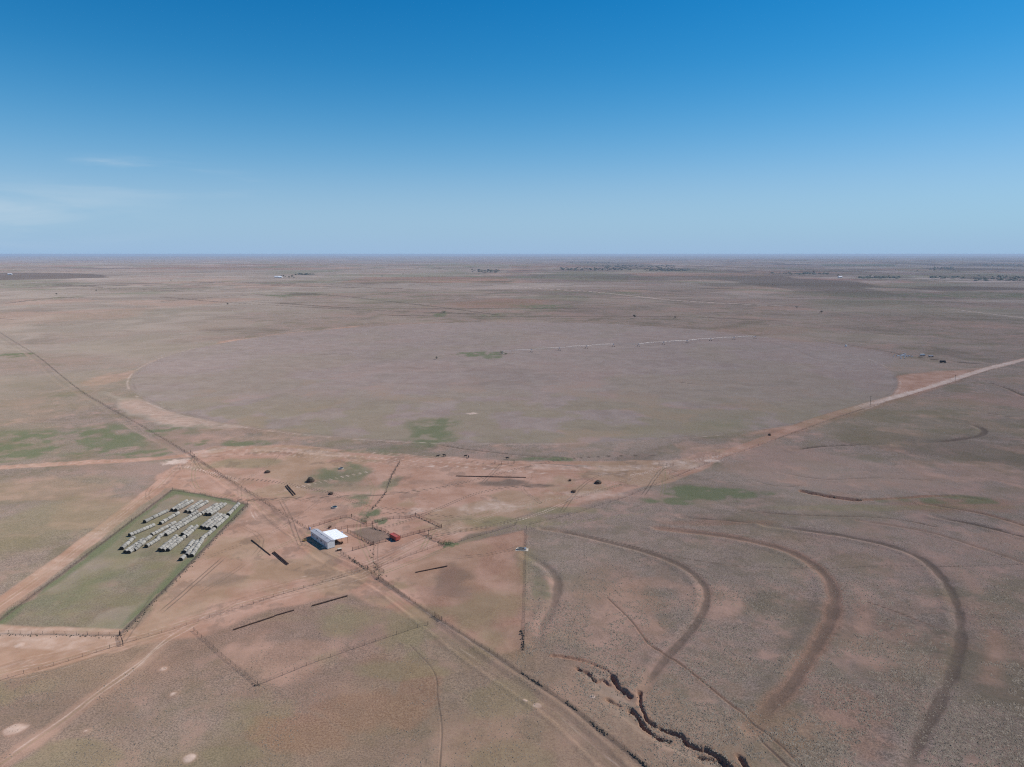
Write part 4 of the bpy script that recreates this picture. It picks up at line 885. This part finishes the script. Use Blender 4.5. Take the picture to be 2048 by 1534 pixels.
weeds([L['low_fence'][2:], L['low_fence'][3:], GL([(868, 1233), (886, 1246)])], 'dark dry weeds heaped along the fence running to the bottom edge', 2.2, .42, .22, 3)
weeds([L['diag_fence'][2:]], 'thin brown weeds along the long fence on the left', .7, .22, .3, 4)
weeds([GL([(388, 1262), (401, 1275)]), GL([(388, 1264), (402, 1274)]), GL([(509, 1367), (518, 1372)])], 'small clump of dry weeds at the top of the lower left fence', 2.2, .34, .4, 5)
weeds([GL([(1044, 1262), (1046, 1300)]), GL([(700, 1117), (730, 1136)])], 'dry weeds caught at the fence ends near the trough', 2.5, .4, .4, 6)
weeds([GL([(495, 1010), (410, 1100), (330, 1182), (241, 1272)]), GL([(0, 1269), (120, 1271), (239, 1274)])], 'rank grass along the near and right fences of the hay yard', 1.5, .24, .5, 7, 'leaf', 'rank_grass')
weeds([GL([(745, 1056), (771, 1065), (784, 1073)]), GL([(720, 1077), (745, 1090)]), GL([(777, 1038), (795, 1037)]), GL([(831, 1033), (883, 1056)]), GL([(840, 1067), (888, 1089)]), GL([(799, 925), (784, 950), (772, 985), (745, 1018)])], 'dark weeds matted under the pen rails', 1.5, .3, .35, 8)
weeds([GL([(745, 1092), (752, 1150), (775, 1152)]), GL([(750, 1140), (762, 1160)])], 'low dry weeds round the gates at the crossing', .8, .3, .8, 9)
weeds([g[0] for g in GULLY[:8]], 'dry brush and clods along the lips of the washed out gully', .7, .2, 1.3, 10, 'weed', 'gully_brush')
weeds([GL([(1605, 982), (1650, 991), (1712, 1000)])], 'dark brush lining the far ditch on the right', 1.0, .8, .8, 11, 'weed', 'ditch_brush')

# ------------------------------------------------------------------ long feed bunks
def bunk(pa, pb, label, wid=.42, group='long feed bunks on the flats'):
    a, b = G(*pa), G(*pb); d = math.hypot(b[0] - a[0], b[1] - a[1]); t = empty('feed_bunk', (a[0], a[1], H(*a)), math.atan2(b[1] - a[1], b[0] - a[0])); tag(t, label, 'feed bunk', group)
    mb = MB(); w2 = wid / 2; sec = [(-w2, .36), (-w2 * .75, .12), (w2 * .75, .12), (w2, .36), (w2 * .9, .36), (w2 * .66, .16), (-w2 * .66, .16), (-w2 * .9, .36)]; n = len(sec)
    vs = [(x, y, z) for x in (0, d) for y, z in sec]; mb.add(vs, [(i, n + i, n + (i + 1) % n, (i + 1) % n) for i in range(n)] + [(0, 1, 2, 3, 4, 5, 6, 7), tuple(range(2 * n - 1, n - 1, -1))])
    mb.box((.04, 0, .24), (.06, wid * .9, .22)); mb.box((d - .04, 0, .24), (.06, wid * .9, .22)); mb.build('trough', M['bunk'], t)
    mb = MB(); mb.tube((0, 0, .5), (d, 0, .5), .022, n=5)
    for k in range(int(d / 2.5) + 1): mb.tube((k * 2.5, 0, .25), (k * 2.5, 0, .5), .022, n=5)
    mb.build('top_rail', M['bunk'], t)
    k = 0; pr = None
    while k * 3.0 < d:
        x = min(k * 3.0 + .3, d - .1); m_ = MB(); m_.box((0, w2 * .7, .1), (.12, .1, .3)); m_.box((0, -w2 * .7, .1), (.12, .1, .3)); m_.box((0, 0, .08), (.1, wid * .8, .08))
        if pr is None: pr = m_.build('leg', M['bunk'], t); o = pr
        else: o = pr.copy(); C.objects.link(o); o.parent = t
        o.location = (x, 0, 0); k += 1
bunk((467, 1261), (549, 1234), 'long rusty feed bunk at the lower left, near half of the broken line')
bunk((549, 1233), (588, 1222), 'thin feed bunk continuing the lower left line, its middle piece')
bunk((624, 1213), (695, 1193), 'long dark feed bunk at the right end of the lower line', .6)
bunk((831, 1146), (895, 1133), 'feed bunk with a pale rim right of the crossing')
bunk((503, 1080), (541, 1111), 'narrow dark feed bunk left of the shed')
bunk((545, 1106), (574, 1131), 'left of two thick dark bunks set side by side', .5)
bunk((548, 1104), (577, 1129), 'right of two thick dark bunks set side by side', .5)
bunk((571, 972), (587, 991), 'left of the two short parallel bunks behind the long fence', .42)
bunk((574, 970), (591, 989), 'right of the two short parallel bunks behind the long fence', .42)
bunk((912, 952), (1052, 955), 'very long thin feed bunk lying across the bare flat', .55)

# ------------------------------------------------------------------ tanks, feeders, trough
def round_tank(px, py, r, label, rim='concrete', h=.65):
    t = empty('stock_tank', spot(px, py)); tag(t, label, 'stock tank')
    MB().lathe([(r, 0), (r * 1.01, h), (r * .93, h), (r * .92, .05), (0, .05)], 28).build('tank_wall', M[rim], t)
    MB().lathe([(r * .92, h * .72), (0, h * .72)], 28).build('water', M['water'], t)
    MB().tube((r * .8, 0, h), (r * 1.1, 0, h * .3), .05).build('float_pipe', M['galv'], t)
round_tank(682, 938, 1.5, 'round white rimmed stock tank on the green patch')
round_tank(669, 1015, 1.5, 'round dark stock tank just behind the left pen', 'concrete')
def ring_feeder(px, py, label, r=1.2, heap=1.2):
    t = empty('ring_feeder', spot(px, py)); tag(t, label, 'hay feeder', 'ring feeders and hay on the flat')
    mb = MB()
    for z in (.15, .6, 1.15): mb.lathe([(r, z - .03), (r + .04, z), (r, z + .03), (r - .04, z), (r, z - .03)], 24)
    mb.lathe([(r - .01, .1), (r - .01, .58)], 24)
    for k in range(14): a = k * math.pi / 7; mb.tube((r * math.cos(a), r * math.sin(a), .1), (r * .93 * math.cos(a + .12), r * .93 * math.sin(a + .12), 1.15), .03, n=5)
    mb.build('ring', M['rust'], t)
    mb = MB(); prof = [(r * .95, 0), (r * .9, .3), (r * .7, heap * .75), (r * .35, heap), (0, heap * 1.05)]; mb.lathe(prof, 14)
    mb.v = [(x + random.uniform(-.12, .12), y + random.uniform(-.12, .12), max(0, z + random.uniform(-.1, .12))) for x, y, z in mb.v]; mb.build('hay', M['hay_dark'], t)
ring_feeder(535, 945, 'dark hay feeder nearest the long fence on the left', 1.7, 1.3)
ring_feeder(621, 963, 'tallest dark hay feeder on the green patch left of the tank', 2.3, 2.6)
ring_feeder(662, 988, 'small dark hay feeder between the green patch and the pens', 1.3, 1.0)
ring_feeder(1147, 984, 'small dark feeder on the right part of the bare flat', 1.2, .8)
ring_feeder(1196, 967, 'round dark hay feeder farthest right on the bare flat', 2.0, 1.8)
ring_feeder(1140, 962, 'tiny low feeder above the small one on the bare flat', .8, .5)
ring_feeder(1539, 871, 'small dark feeder standing beside the main road', 1.0, 1.3)
# oblong water trough
x_, y_ = G(1044, 1100); wtgh = empty('water_trough', (x_, y_, H(x_, y_)), R(-6)); tag(wtgh, 'oblong pale rimmed water trough beside the straight fence', 'water trough')
def oblong(mb, Lx, Wy, z0, z1, inner):
    n = 12; out = []
    def ring(l, w, z):
        return [(l / 2 - w / 2 + w / 2 * math.cos(a), w / 2 * math.sin(a), z) for a in np.linspace(-math.pi / 2, math.pi / 2, n)] + [(-l / 2 + w / 2 + w / 2 * math.cos(a), w / 2 * math.sin(a), z) for a in np.linspace(math.pi / 2, 3 * math.pi / 2, n)]
    rs = [ring(Lx, Wy, z0), ring(Lx, Wy, z1), ring(Lx - .34, Wy - .34, z1), ring(Lx - .36, Wy - .36, inner)]; m = 2 * n; vs = [p for r_ in rs for p in r_]
    mb.add(vs, [(k * m + i, k * m + (i + 1) % m, (k + 1) * m + (i + 1) % m, (k + 1) * m + i) for k in range(3) for i in range(m)] + [tuple(3 * m + i for i in range(m))])
mb = MB(); oblong(mb, 4.3, 1.9, -.05, .75, .1); mb.build('basin', M['concrete'], wtgh)
mb = MB(); mb.box((-.1, 0, .4), (2.6, 1.5, .02)); mb.build('water', M['water'], wtgh)
mb = MB(); mb.box((1.5, 0, .8), (.7, 1.6, .05)); mb.build('float_cover', M['galv'], wtgh)
mb = MB(); mb.box((0, 0, -.02), (5.6, 3.0, .12)); mb.build('pad', M['concrete'], wtgh)

# ------------------------------------------------------------------ cattle
def cow_mesh():
    me = bpy.data.meshes.new('cow'); V = [(-.75, 0, 1.12), (-.35, 0, 1.08), (.15, 0, 1.05), (.6, 0, 1.12), (.95, 0, 1.28), (1.2, 0, 1.35), (1.45, 0, 1.22)]
    Rd = [.30, .36, .38, .33, .20, .16, .10]; E_ = [(i, i + 1) for i in range(6)]
    def chain(start, pts, rad):
        p = start
        for q, r_ in zip(pts, rad): V.append(q); Rd.append(r_); E_.append((p, len(V) - 1)); p = len(V) - 1
    for s_ in (-1, 1):
        chain(3, [(.58, s_ * .2, .78), (.60, s_ * .2, .42), (.58, s_ * .2, .06)], [.14, .08, .06])
        chain(0, [(-.70, s_ * .2, .82), (-.78, s_ * .2, .48), (-.72, s_ * .2, .06)], [.18, .085, .06])
        chain(5, [(1.16, s_ * .22, 1.42)], [.05])
    chain(0, [(-1.05, 0, 1.1), (-1.12, 0, .6)], [.04, .035])
    me.from_pydata(V, E_, []); o = bpy.data.objects.new('cow', me); C.objects.link(o)
    sk = o.modifiers.new('s', 'SKIN'); ss = o.modifiers.new('d', 'SUBSURF'); ss.levels = 1; ss.render_levels = 1
    for i, r_ in enumerate(Rd): me.skin_vertices[0].data[i].radius = (r_ * .85, r_)
    me.skin_vertices[0].data[2].use_root = True
    dg = bpy.context.evaluated_depsgraph_get(); m2 = bpy.data.meshes.new_from_object(o.evaluated_get(dg)); bpy.data.objects.remove(o)
    m2.materials.clear(); m2.materials.append(M['cow']); return m2
COW = cow_mesh()
for (px, py, az, lab) in [(876, 914, .3, 'black cow at the left end of the row behind the flat'), (889, 913, 2.9, 'black cow second from the left in the row, beside the end cow'), (931, 914, .1, 'black cow left of the pair in the middle of the row'), (937, 916, 1.6, 'black cow right of the pair in the middle of the row, turned away'), (1015, 918, 3.3, 'lone black cow at the right end of the row')]:
    o = bpy.data.objects.new('cow', COW); C.objects.link(o); o.location = spot(px, py); o.rotation_euler = (0, 0, az); o.scale = (1.05,) * 3; tag(o, lab, 'cow', 'black cattle standing behind the bare flat')

# ------------------------------------------------------------------ utility poles
def pole(px, py, h, label, az=.5):
    t = empty('utility_pole', spot(px, py), az); tag(t, label, 'utility pole')
    MB().tube((0, 0, -1), (0, 0, h), .17, .11, n=10).build('pole', M['pole_wood'], t)
    mb = MB(); mb.box((0, 0, h - .6), (2.4, .12, .14)); mb.tube((.8, 0, h - .65), (.1, 0, h - 1.3), .03); mb.tube((-.8, 0, h - .65), (-.1, 0, h - 1.3), .03); ca_ = mb.build('crossarm', M['pole_wood'], t)
    for xx in (-1.1, -.4, .4, 1.1): MB().lathe([(.02, 0), (.05, .03), (.03, .08), (.06, .12), (0, .17)], 8, (xx, 0, h - .53)).build('insulator', M['glass'], ca_)
pole(1740, 813, 9.6, 'dark utility pole beside the main road where the pale gravel starts')
pole(1910, 762, 6.5, 'thin utility pole farther right beyond the pale road')
t = empty('post_frame', spot(857, 1072)); tag(t, 'tall dark post standing at the right end of the pens', 'post'); MB().tube((0, 0, -.4), (0, 0, 2.9), .13, .11, n=8).build('upright', M['wood'], t); MB().box((0, 0, 2.85), (.5, .16, .12)).build('cap', M['wood'], t)

# ------------------------------------------------------------------ centre pivot irrigation arm
pv = empty('pivot_irrigator', (PIV_C[0], PIV_C[1], H(*PIV_C))); tag(pv, 'long centre pivot irrigation arm stretched across the round field', 'irrigation arm')
tw = [G(px, py) for px, py in [(1119, 701), (1173, 697), (1227, 693), (1277, 693), (1327, 689), (1374, 686), (1421, 682), (1468, 679), (1510, 677)]]
tw = [(a, b, H(a, b)) for a, b in tw]; c0_ = Vector((PIV_C[0], PIV_C[1], H(*PIV_C)))
mb = MB()
for sx in (-1, 1):
    for sy in (-1, 1): mb.tube((sx * 1.6, sy * 1.6, 0), (sx * .3, sy * .3, 4), .08)
mb.tube((0, 0, 0), (0, 0, 4.2), .14); mb.build('pivot_tower', M['galv'], pv)
prev = Vector((0, 0, 3.9)); sp0 = Vector((PIV_C[0], PIV_C[1], 0))
nodes = [prev] + [Vector((a, b, c)) - c0_ + Vector((0, 0, 3.7)) for a, b, c in tw]
# intermediate tower hidden between the centre and the first seen one
nodes.insert(1, nodes[0].lerp(nodes[1], .5) + Vector((0, 0, 0)))
for a, b in zip(nodes[:-1], nodes[1:]):
    mb = MB(); mid = [a.lerp(b, k / 6) + Vector((0, 0, .9 * math.sin(math.pi * k / 6))) for k in range(7)]; sd_ = (b - a).normalized().cross(Vector((0, 0, 1))) * .9
    for k in range(6):
        mb.tube(mid[k], mid[k + 1], .08, n=6, cap=False)
        if 0 < k < 6:
            for s_ in (-1, 1):
                lo = mid[k] + sd_ * s_ - Vector((0, 0, 1.3)); mb.tube(mid[k], lo, .035, n=4, cap=False)
                nx_ = mid[k + 1] + (sd_ * s_ - Vector((0, 0, 1.3)) if k < 5 else Vector()); mb.tube(lo, nx_, .03, n=4, cap=False)
    mb.build('span', M['galv'], pv)
for a in nodes[1:]:
    ax = (nodes[-1] - nodes[0]).normalized(); sd_ = ax.cross(Vector((0, 0, 1))); mb = MB()
    for s_ in (-1, 1): mb.tube(a, a + sd_ * 2.1 * s_ - Vector((0, 0, 3.1)), .08)
    mb.tube(a + sd_ * 2.1 - Vector((0, 0, 3.1)), a - sd_ * 2.1 - Vector((0, 0, 3.1)), .08); mb.box(tuple(a - Vector((0, 0, .3))), (1.7, 1.2, 1.1)); tt = mb.build('drive_tower', M['galv'], pv)
    for s_ in (-1, 1):
        c_ = a + sd_ * 2.1 * s_ - Vector((0, 0, 3.1)); MB().tube(c_ - ax * .18, c_ + ax * .18, .62, n=14).build('wheel', M['rubber'], tt)

# ------------------------------------------------------------------ trees
def tree_proto(seed, h, wd, mat, dens=420, trunk=.28):
    r_ = random.Random(seed); t = empty('tree', (0, 0, 0)); mb = MB(); mb.tube((0, 0, -.4), (.1, 0, h * .45), h * .028, h * .018, n=7)
    for k in range(6):
        a = k * 1.05 + r_.random(); z0 = h * r_.uniform(.22, .42); mb.tube((.05, 0, z0), (wd * .33 * math.cos(a), wd * .33 * math.sin(a), z0 + h * r_.uniform(.2, .42)), h * .013, h * .004, n=5)
    mb.build('trunk', M['bark'], t); mb = MB(); cl = [(r_.gauss(0, wd * .2), r_.gauss(0, wd * .2), h * r_.uniform(.35, .85), wd * r_.uniform(.14, .26)) for _ in range(13)]
    for k in range(dens):
        cx, cy, cz, cr = r_.choice(cl); d = Vector((r_.gauss(0, 1), r_.gauss(0, 1), r_.gauss(0, .8))).normalized() * cr * r_.uniform(.45, 1.05); p = Vector((cx, cy, max(cz, h * .2))) + d
        n_ = Vector((r_.gauss(0, 1), r_.gauss(0, 1), r_.gauss(0, 1) + .5)).normalized(); a_ = n_.orthogonal().normalized(); b_ = n_.cross(a_); s_ = h * r_.uniform(.025, .055)
        mb.add([p + a_ * s_, p + b_ * s_ * .8, p - a_ * s_, p - b_ * s_ * r_.uniform(.5, 1)], [(0, 1, 2, 3)])
    mb.build('crown', M[mat], t); return t
TP = [tree_proto(1, 8, 8, 'leaf'), tree_proto(2, 6.5, 9, 'leaf'), tree_proto(3, 10, 8, 'leaf')]; TG = tree_proto(5, 5, 8, 'leaf_green', 500); BUSH = tree_proto(8, 2.0, 3.6, 'leaf_green', 420)
used = set()
def tree(px, py, label, s=1., proto=None, group=None, cat='tree', name=None):
    pr = proto or TP[int(px) % 3]
    if pr in used: o = copy_tree(pr)
    else: o = pr; used.add(pr)
    o.location = spot(px, py); o.rotation_euler = (0, 0, random.uniform(0, 6)); o.scale = (s * random.uniform(.9, 1.2), s, s * random.uniform(.85, 1.1))
    if name: o.name = name
    tag(o, label, cat, group); return o
tree(892, 1090, 'low green bush at the end of the wing rail, left half of the clump', 1.0, BUSH, None, 'bush', 'bush'); tree(901, 1089, 'low green bush at the end of the wing rail, right half of the clump', .9, BUSH, None, 'bush', 'bush')
tree(735, 1036, 'bright green shrub between the pens', .9, BUSH, None, 'bush', 'bush'); tree(732, 1045, 'smaller green shrub in front of the bright one between the pens', .7, BUSH, None, 'bush', 'bush')
tree(888, 627, 'dark round tree alone on a green spot beyond the round field', 1.3, TG)
tree(1003, 708, 'green tree clump at the centre of the round field, by the pivot point', .8, TG, 'green trees at the pivot point'); tree(1012, 709, 'right hand green tree at the centre of the round field', .6, TG, 'green trees at the pivot point')
tree(873, 719, 'small dark tree at the left tip of the green strip in the round field', .45)
for i, (px, py, s_) in enumerate([(562, 553, 1.3), (567, 554, 1.5), (571, 555, 1.1), (578, 557, 1.4), (584, 556, 1.6), (588, 557, 1.2)]):
    tree(px, py, 'dark yard tree beside the far white barn, ' + ['just left', 'behind its right end', 'at its right corner', 'first of the right hand clump', 'tallest of the right hand clump', 'last of the right hand clump'][i], s_, None, 'trees round the far barn')
for i, px in enumerate(range(594, 625, 4)): tree(px, 550, 'dark tree in the thin windbreak row right of the far white barn', 1.0, None, 'windbreak trees right of the far barn')
FAR = [(748, 547, .9, 'lone tree left of the red mast'), (764, 554, 1.2, 'rounded lone tree left of the red mast'), (806, 549, .9, 'small tree halfway to the red mast'), (810, 541, 1.0, 'faint tree on the rise left of the red mast'),
       (1162, 558, 1.4, 'dark tree out on the middle plain'), (1083, 557, .9, 'small tree left of the middle plain tree'), (1594, 617, 1.1, 'small dark tree on the right plain, nearer of two'), (1643, 627, 1.0, 'small dark tree on the right plain, lower of two'),
       (1268, 637, 1.1, 'shrubby tree above the right rim of the round field'), (1350, 637, .9, 'second shrubby tree above the right rim of the round field'), (193, 583, 1.3, 'lone tree on the left plain'), (113, 590, 1.0, 'small tree on the left plain'),
       (342, 562, 1.0, 'low tree on the left plain beside the dark field'), (455, 610, .8, 'faint small tree on the left middle plain'), (1545, 570, .9, 'low tree on the right plain'), (1791, 540, 1.4, 'lone tree under the far green field')]
for px, py, s_, lab in FAR: tree(px, py, lab, s_ * .75, None, 'scattered trees on the plain')
for grp, lst in (('trees in the clump right of the red mast', [(944, 542), (950, 542), (957, 543), (963, 544), (969, 543), (975, 544), (981, 545), (988, 542), (996, 541)]),
                 ('trees along the far creek in the middle', [(1108, 539), (1140, 539), (1150, 538), (1180, 538), (1205, 541), (1215, 542), (1228, 536), (1244, 541), (1262, 541), (1275, 540), (1290, 541), (1300, 538), (1335, 540), (1350, 540), (1365, 541), (1230, 541), (1252, 536), (1310, 541)]),
                 ('trees along the far draw on the right', [(1560, 548), (1572, 549), (1605, 548), (1610, 547), (1620, 549), (1628, 547), (1640, 549), (1676, 553), (1740, 555), (1752, 555), (1765, 556), (1778, 556), (1786, 555), (1824, 541), (1835, 543), (1868, 542), (1880, 540), (1926, 557), (1960, 556), (1985, 556), (2000, 556), (2007, 557), (2030, 561), (2040, 562)])):
    for px, py in lst: tree(px, py, {'r': 'dark far tree in the ' }['r'] + {'trees in the clump right of the red mast': 'clump right of the red mast', 'trees along the far creek in the middle': 'line along the creek in the middle distance', 'trees along the far draw on the right': 'broken line along the draw on the right'}[grp], random.uniform(.9, 1.6), None, grp)

# ------------------------------------------------------------------ far mast, barn, farm buildings
x_, y_, z_ = spot(858, 554); t = empty('mast', (x_, y_, z_)); tag(t, 'slim red brown lattice mast far out on the plain', 'mast')
mb = MB(); hm = 27; wb = 1.6
for k in range(9):
    z0, z1 = hm * k / 9, hm * (k + 1) / 9; r0_, r1_ = wb * (1 - k / 10.5), wb * (1 - (k + 1) / 10.5)
    for q in range(4):
        a0 = math.pi / 4 + q * math.pi / 2; a1 = a0 + math.pi / 2
        mb.tube((r0_ * math.cos(a0), r0_ * math.sin(a0), z0), (r1_ * math.cos(a0), r1_ * math.sin(a0), z1), .16, n=4); mb.tube((r0_ * math.cos(a0), r0_ * math.sin(a0), z0), (r1_ * math.cos(a1), r1_ * math.sin(a1), z1), .09, n=4)
mb.build('lattice', M['brick_red'], t); MB().box((0, 0, 1.4), (4, 3, 2.8)).build('hut', M['brick_red'], t)
def barn(px, py, L_, W_, h, label, wall='white_metal', roof='canopy', az=0, name='barn', cat='barn'):
    t = empty(name, spot(px, py), az); tag(t, label, cat); mb = MB(); mb.box((0, 0, h / 2), (L_, W_, h)); rs = h + W_ * .22
    mb.add([(L_ / 2, -W_ / 2, h), (L_ / 2, W_ / 2, h), (L_ / 2, 0, rs)], [(0, 1, 2)]); mb.add([(-L_ / 2, -W_ / 2, h), (-L_ / 2, W_ / 2, h), (-L_ / 2, 0, rs)], [(0, 2, 1)]); mb.build('wall', M[wall], t)
    mb = MB(); e = .5
    for s_ in (-1, 1): vs = [(-L_ / 2 - e, 0, rs + .1), (L_ / 2 + e, 0, rs + .1), (L_ / 2 + e, s_ * (W_ / 2 + e), h - .15), (-L_ / 2 - e, s_ * (W_ / 2 + e), h - .15)]; vs += [(a, b, c - .12) for a, b, c in vs]; mb.add(vs, [(0, 1, 2, 3), (7, 6, 5, 4), (0, 4, 5, 1), (1, 5, 6, 2), (2, 6, 7, 3), (3, 7, 4, 0)])
    mb.build('roof', M[roof], t); MB().box((L_ * .2, -W_ / 2 - .05, h * .4), (L_ * .12, .1, h * .8)).build('door', M['dark'], t)
barn(556, 555, 34, 14, 5.5, 'bright white barn of the far farmstead, left one'); barn(561, 555.5, 18, 12, 5, 'smaller white barn touching the right end of the far one')
barn(20, 549.5, 22, 12, 5, 'tiny white house in the far dark field on the left', az=.3, name='house', cat='house')
barn(1680, 555, 20, 12, 5, 'tiny pale house among the trees on the right plain', az=.2, name='house', cat='house')
# working yard on the right rim of the round field
def wagon(px, py, L_, h, az, label, body='white_metal', deck='dark'):
    t = empty('farm_wagon', spot(px, py), az); tag(t, label, 'farm wagon'); mb = MB(); mb.box((0, 0, 1.0), (L_, 2.4, .25)); mb.build('deck', M[deck], t)
    mb = MB(); mb.box((-L_ * .08, 0, 1.13 + h / 2), (L_ * .8, 2.3, h)); [mb.box((-L_ * .08 - L_ * .4 + L_ * .8 * k / 6, sy * 1.18, 1.13 + h / 2), (.1, .08, h)) for k in range(7) for sy in (-1, 1)]; mb.build('box', M[body], t)
    for sx in (-.3, .3):
        for sy in (-1, 1): MB().tube((L_ * sx, sy * 1.0, .45), (L_ * sx, sy * 1.3, .45), .45, n=14).build('wheel', M['rubber'], t)
    MB().tube((L_ / 2, 0, .9), (L_ / 2 + 1.6, 0, .6), .07).build('tongue', M['rust'], t)
wagon(1845, 712, 7.5, 1.6, .2, 'white topped wagon at the right rim of the round field', 'white_metal'); wagon(1862, 714, 6.5, 1.2, -.1, 'low pale and dark wagon next to the white topped one', 'roof_grey'); wagon(1886, 726, 7.5, 1.9, 0, 'black wagon standing apart in front of the pale lane', 'dark')
barrel(spot(1692, 693), M['white_metal'], 'white tank alone left of the wagons', 1.3, 2.2)
mb = MB()
for k in range(40):
    x, y = G(random.gauss(1806, 9), random.gauss(711, 2.2)); mb.box((x, y, H(x, y) + .4), (random.uniform(.6, 3.5), random.uniform(.5, 1.6), random.uniform(.4, 1.1)), random.uniform(0, 3))
tag(mb.build('scrap_heap', M['galv']), 'pale heap of scrap and old parts left of the wagons', 'scrap', kind='stuff')

def far_wood(boxes, label, seed):
    r_ = random.Random(seed); mb = MB(); P = []
    for (x0, x1, y0, y1, n) in boxes:
        for k in range(n): P.append(G(r_.uniform(x0, x1), r_.uniform(y0, y1)))
    XY = np.array(P); Z = H_macro(XY[:, 0], XY[:, 1])
    for (x, y), z in zip(P, Z):
        w = r_.uniform(5, 16); h = r_.uniform(4, 8.5); ring = [(x + w * r_.uniform(.6, 1.2) * math.cos(a * 1.047), y + w * r_.uniform(.6, 1.2) * math.sin(a * 1.047)) for a in range(6)]
        vs = [(a, b, z - 1) for a, b in ring] + [(x + (a - x) * .8, y + (b - y) * .8, z + h * r_.uniform(.45, .85)) for a, b in ring] + [(x, y, z + h)]
        mb.add(vs, [(i, (i + 1) % 6, 6 + (i + 1) % 6, 6 + i) for i in range(6)] + [(6 + i, 6 + (i + 1) % 6, 12) for i in range(6)])
    tag(mb.build('far_wood', M['leaf']), label, 'woodland', kind='stuff')
far_wood([(1120, 1260, 536, 541, 90), (1200, 1350, 530, 536, 110), (1290, 1380, 538, 542, 80), (1130, 1220, 524, 527, 60)], 'dark brush and trees along the far creek in the middle distance', 1)
far_wood([(1540, 1660, 546, 549, 45), (1720, 1800, 554, 557, 60), (1860, 1930, 553, 557, 35), (1950, 2060, 552, 562, 55), (1960, 2060, 528, 533, 90), (1860, 1910, 534, 540, 50)], 'dark brush along the far draw on the right', 2)
far_wood([(590, 626, 548, 550, 14), (940, 1000, 540, 545, 30), (870, 920, 516, 518, 40)], 'low brush patches near the far barn and mast', 3)

# ------------------------------------------------------------------ bunch grass in the foreground (ground cover)
def tufts(n, seed, region, label, mat='grass', size=(.22, .5)):
    r_ = np.random.default_rng(seed); x0, x1, y0, y1 = region
    yy = y0 * (y1 / y0) ** r_.random(n * 3); xx = (r_.random(n * 3) - .5) * 2 * (yy * .78 + 12); keep = (xx > x0) & (xx < x1)
    fx_, fy_ = np.array([p[0] for p in L['low_fence']][::-1]), np.array([p[1] for p in L['low_fence']][::-1]); lx = np.interp(yy, fy_, fx_, left=fx_[0] + 8); keep &= (xx > lx + 1 + 14 * r_.random(len(xx)) ** 2) if x0 > 0 else (xx < lx - 1); keep &= r_.random(len(xx)) < sstep(y1, y0 + (y1 - y0) * .35, yy) + .15; dens = fbm(xx, yy, 16, seed, 3) + (fbm(xx, yy, 3, seed + 1, 2) - .5) * .6; keep &= dens > .50
    D, _ = seg_dist(xx, yy, L['main_road'], 8); keep &= D > 5; D, _ = seg_dist(xx, yy, L['diag_road'], 8); keep &= D > 1.2
    for a_ in ARCS[1:4]: D, _ = seg_dist(xx, yy, a_[0], 8); keep &= (D > a_[1]) | (r_.random(len(xx)) < .25)
    keep &= poly_mask(xx, yy, CORRAL_DIRT, .5) < .5; keep &= poly_mask(xx, yy, YARD, .5) < .5; keep &= ~((yy > 205) & (xx < -85)); keep &= poly_mask(xx, yy, SOUTH_DIRT, .5) < .5
    xx, yy = xx[keep][:n], yy[keep][:n]; zz = H(xx, yy); m = len(xx); s = r_.uniform(size[0], size[1], m); a = r_.random(m) * 6.28
    base_ = np.array([[1, 0, -.08], [-.3, .9, -.08], [-.75, -.7, -.08], [0, 0, .75]]); vs = np.zeros((m, 4, 3))
    ca_, sa_ = np.cos(a), np.sin(a)
    for i in range(4):
        jx = base_[i, 0] * s * (1 + r_.uniform(-.3, .3, m)); jy = base_[i, 1] * s * (1 + r_.uniform(-.3, .3, m))
        if i == 3: jx = r_.uniform(-.3, .3, m) * s; jy = r_.uniform(-.3, .3, m) * s
        vs[:, i, 0] = xx + jx * ca_ - jy * sa_; vs[:, i, 1] = yy + jx * sa_ + jy * ca_; vs[:, i, 2] = zz + base_[i, 2] * s * r_.uniform(.7, 1.3, m)
    fs = (np.arange(m)[:, None, None] * 4 + np.array([[0, 1, 3], [1, 2, 3], [2, 0, 3]])[None]).reshape(-1, 3)
    me = bpy.data.meshes.new('dry_grass'); me.vertices.add(m * 4); me.vertices.foreach_set('co', vs.ravel().astype(np.float32)); me.loops.add(len(fs) * 3); me.loops.foreach_set('vertex_index', fs.ravel().astype(np.int32))
    me.polygons.add(len(fs)); me.polygons.foreach_set('loop_start', (np.arange(len(fs)) * 3).astype(np.int32)); me.update(calc_edges=True); me.materials.append(M[mat])
    o = bpy.data.objects.new('dry_grass', me); C.objects.link(o); tag(o, label, 'grass', kind='stuff')
tufts(110000, 11, (1, 400, 120, 330), 'coarse bunch grass on the terraced pasture right of the lower fence', 'grass', (.15, .35))
tufts(14000, 12, (-300, 8, 120, 260), 'sparse bunch grass on the near pasture left of the lower fence', 'grass', (.14, .3))

# ------------------------------------------------------------------ haze: clear dry air, blue only far out
t = bpy.data.materials.new('haze'); t.use_nodes = True; nt = t.node_tree; nt.nodes.clear(); ho = nt.nodes.new('ShaderNodeOutputMaterial'); hv = nt.nodes.new('ShaderNodeVolumePrincipled')
hv.inputs['Color'].default_value = (.66, .79, .95, 1); hv.inputs['Density'].default_value = 4.5e-5; hv.inputs['Anisotropy'].default_value = 0.0
nt.links.new(hv.outputs[0], ho.inputs['Volume'])
mb = MB(); mb.box((0, 0, 30), (170000, 170000, 204)); hz = mb.build('haze', t); tag(hz, 'thin blue haze over the far plain', 'haze', kind='stuff')
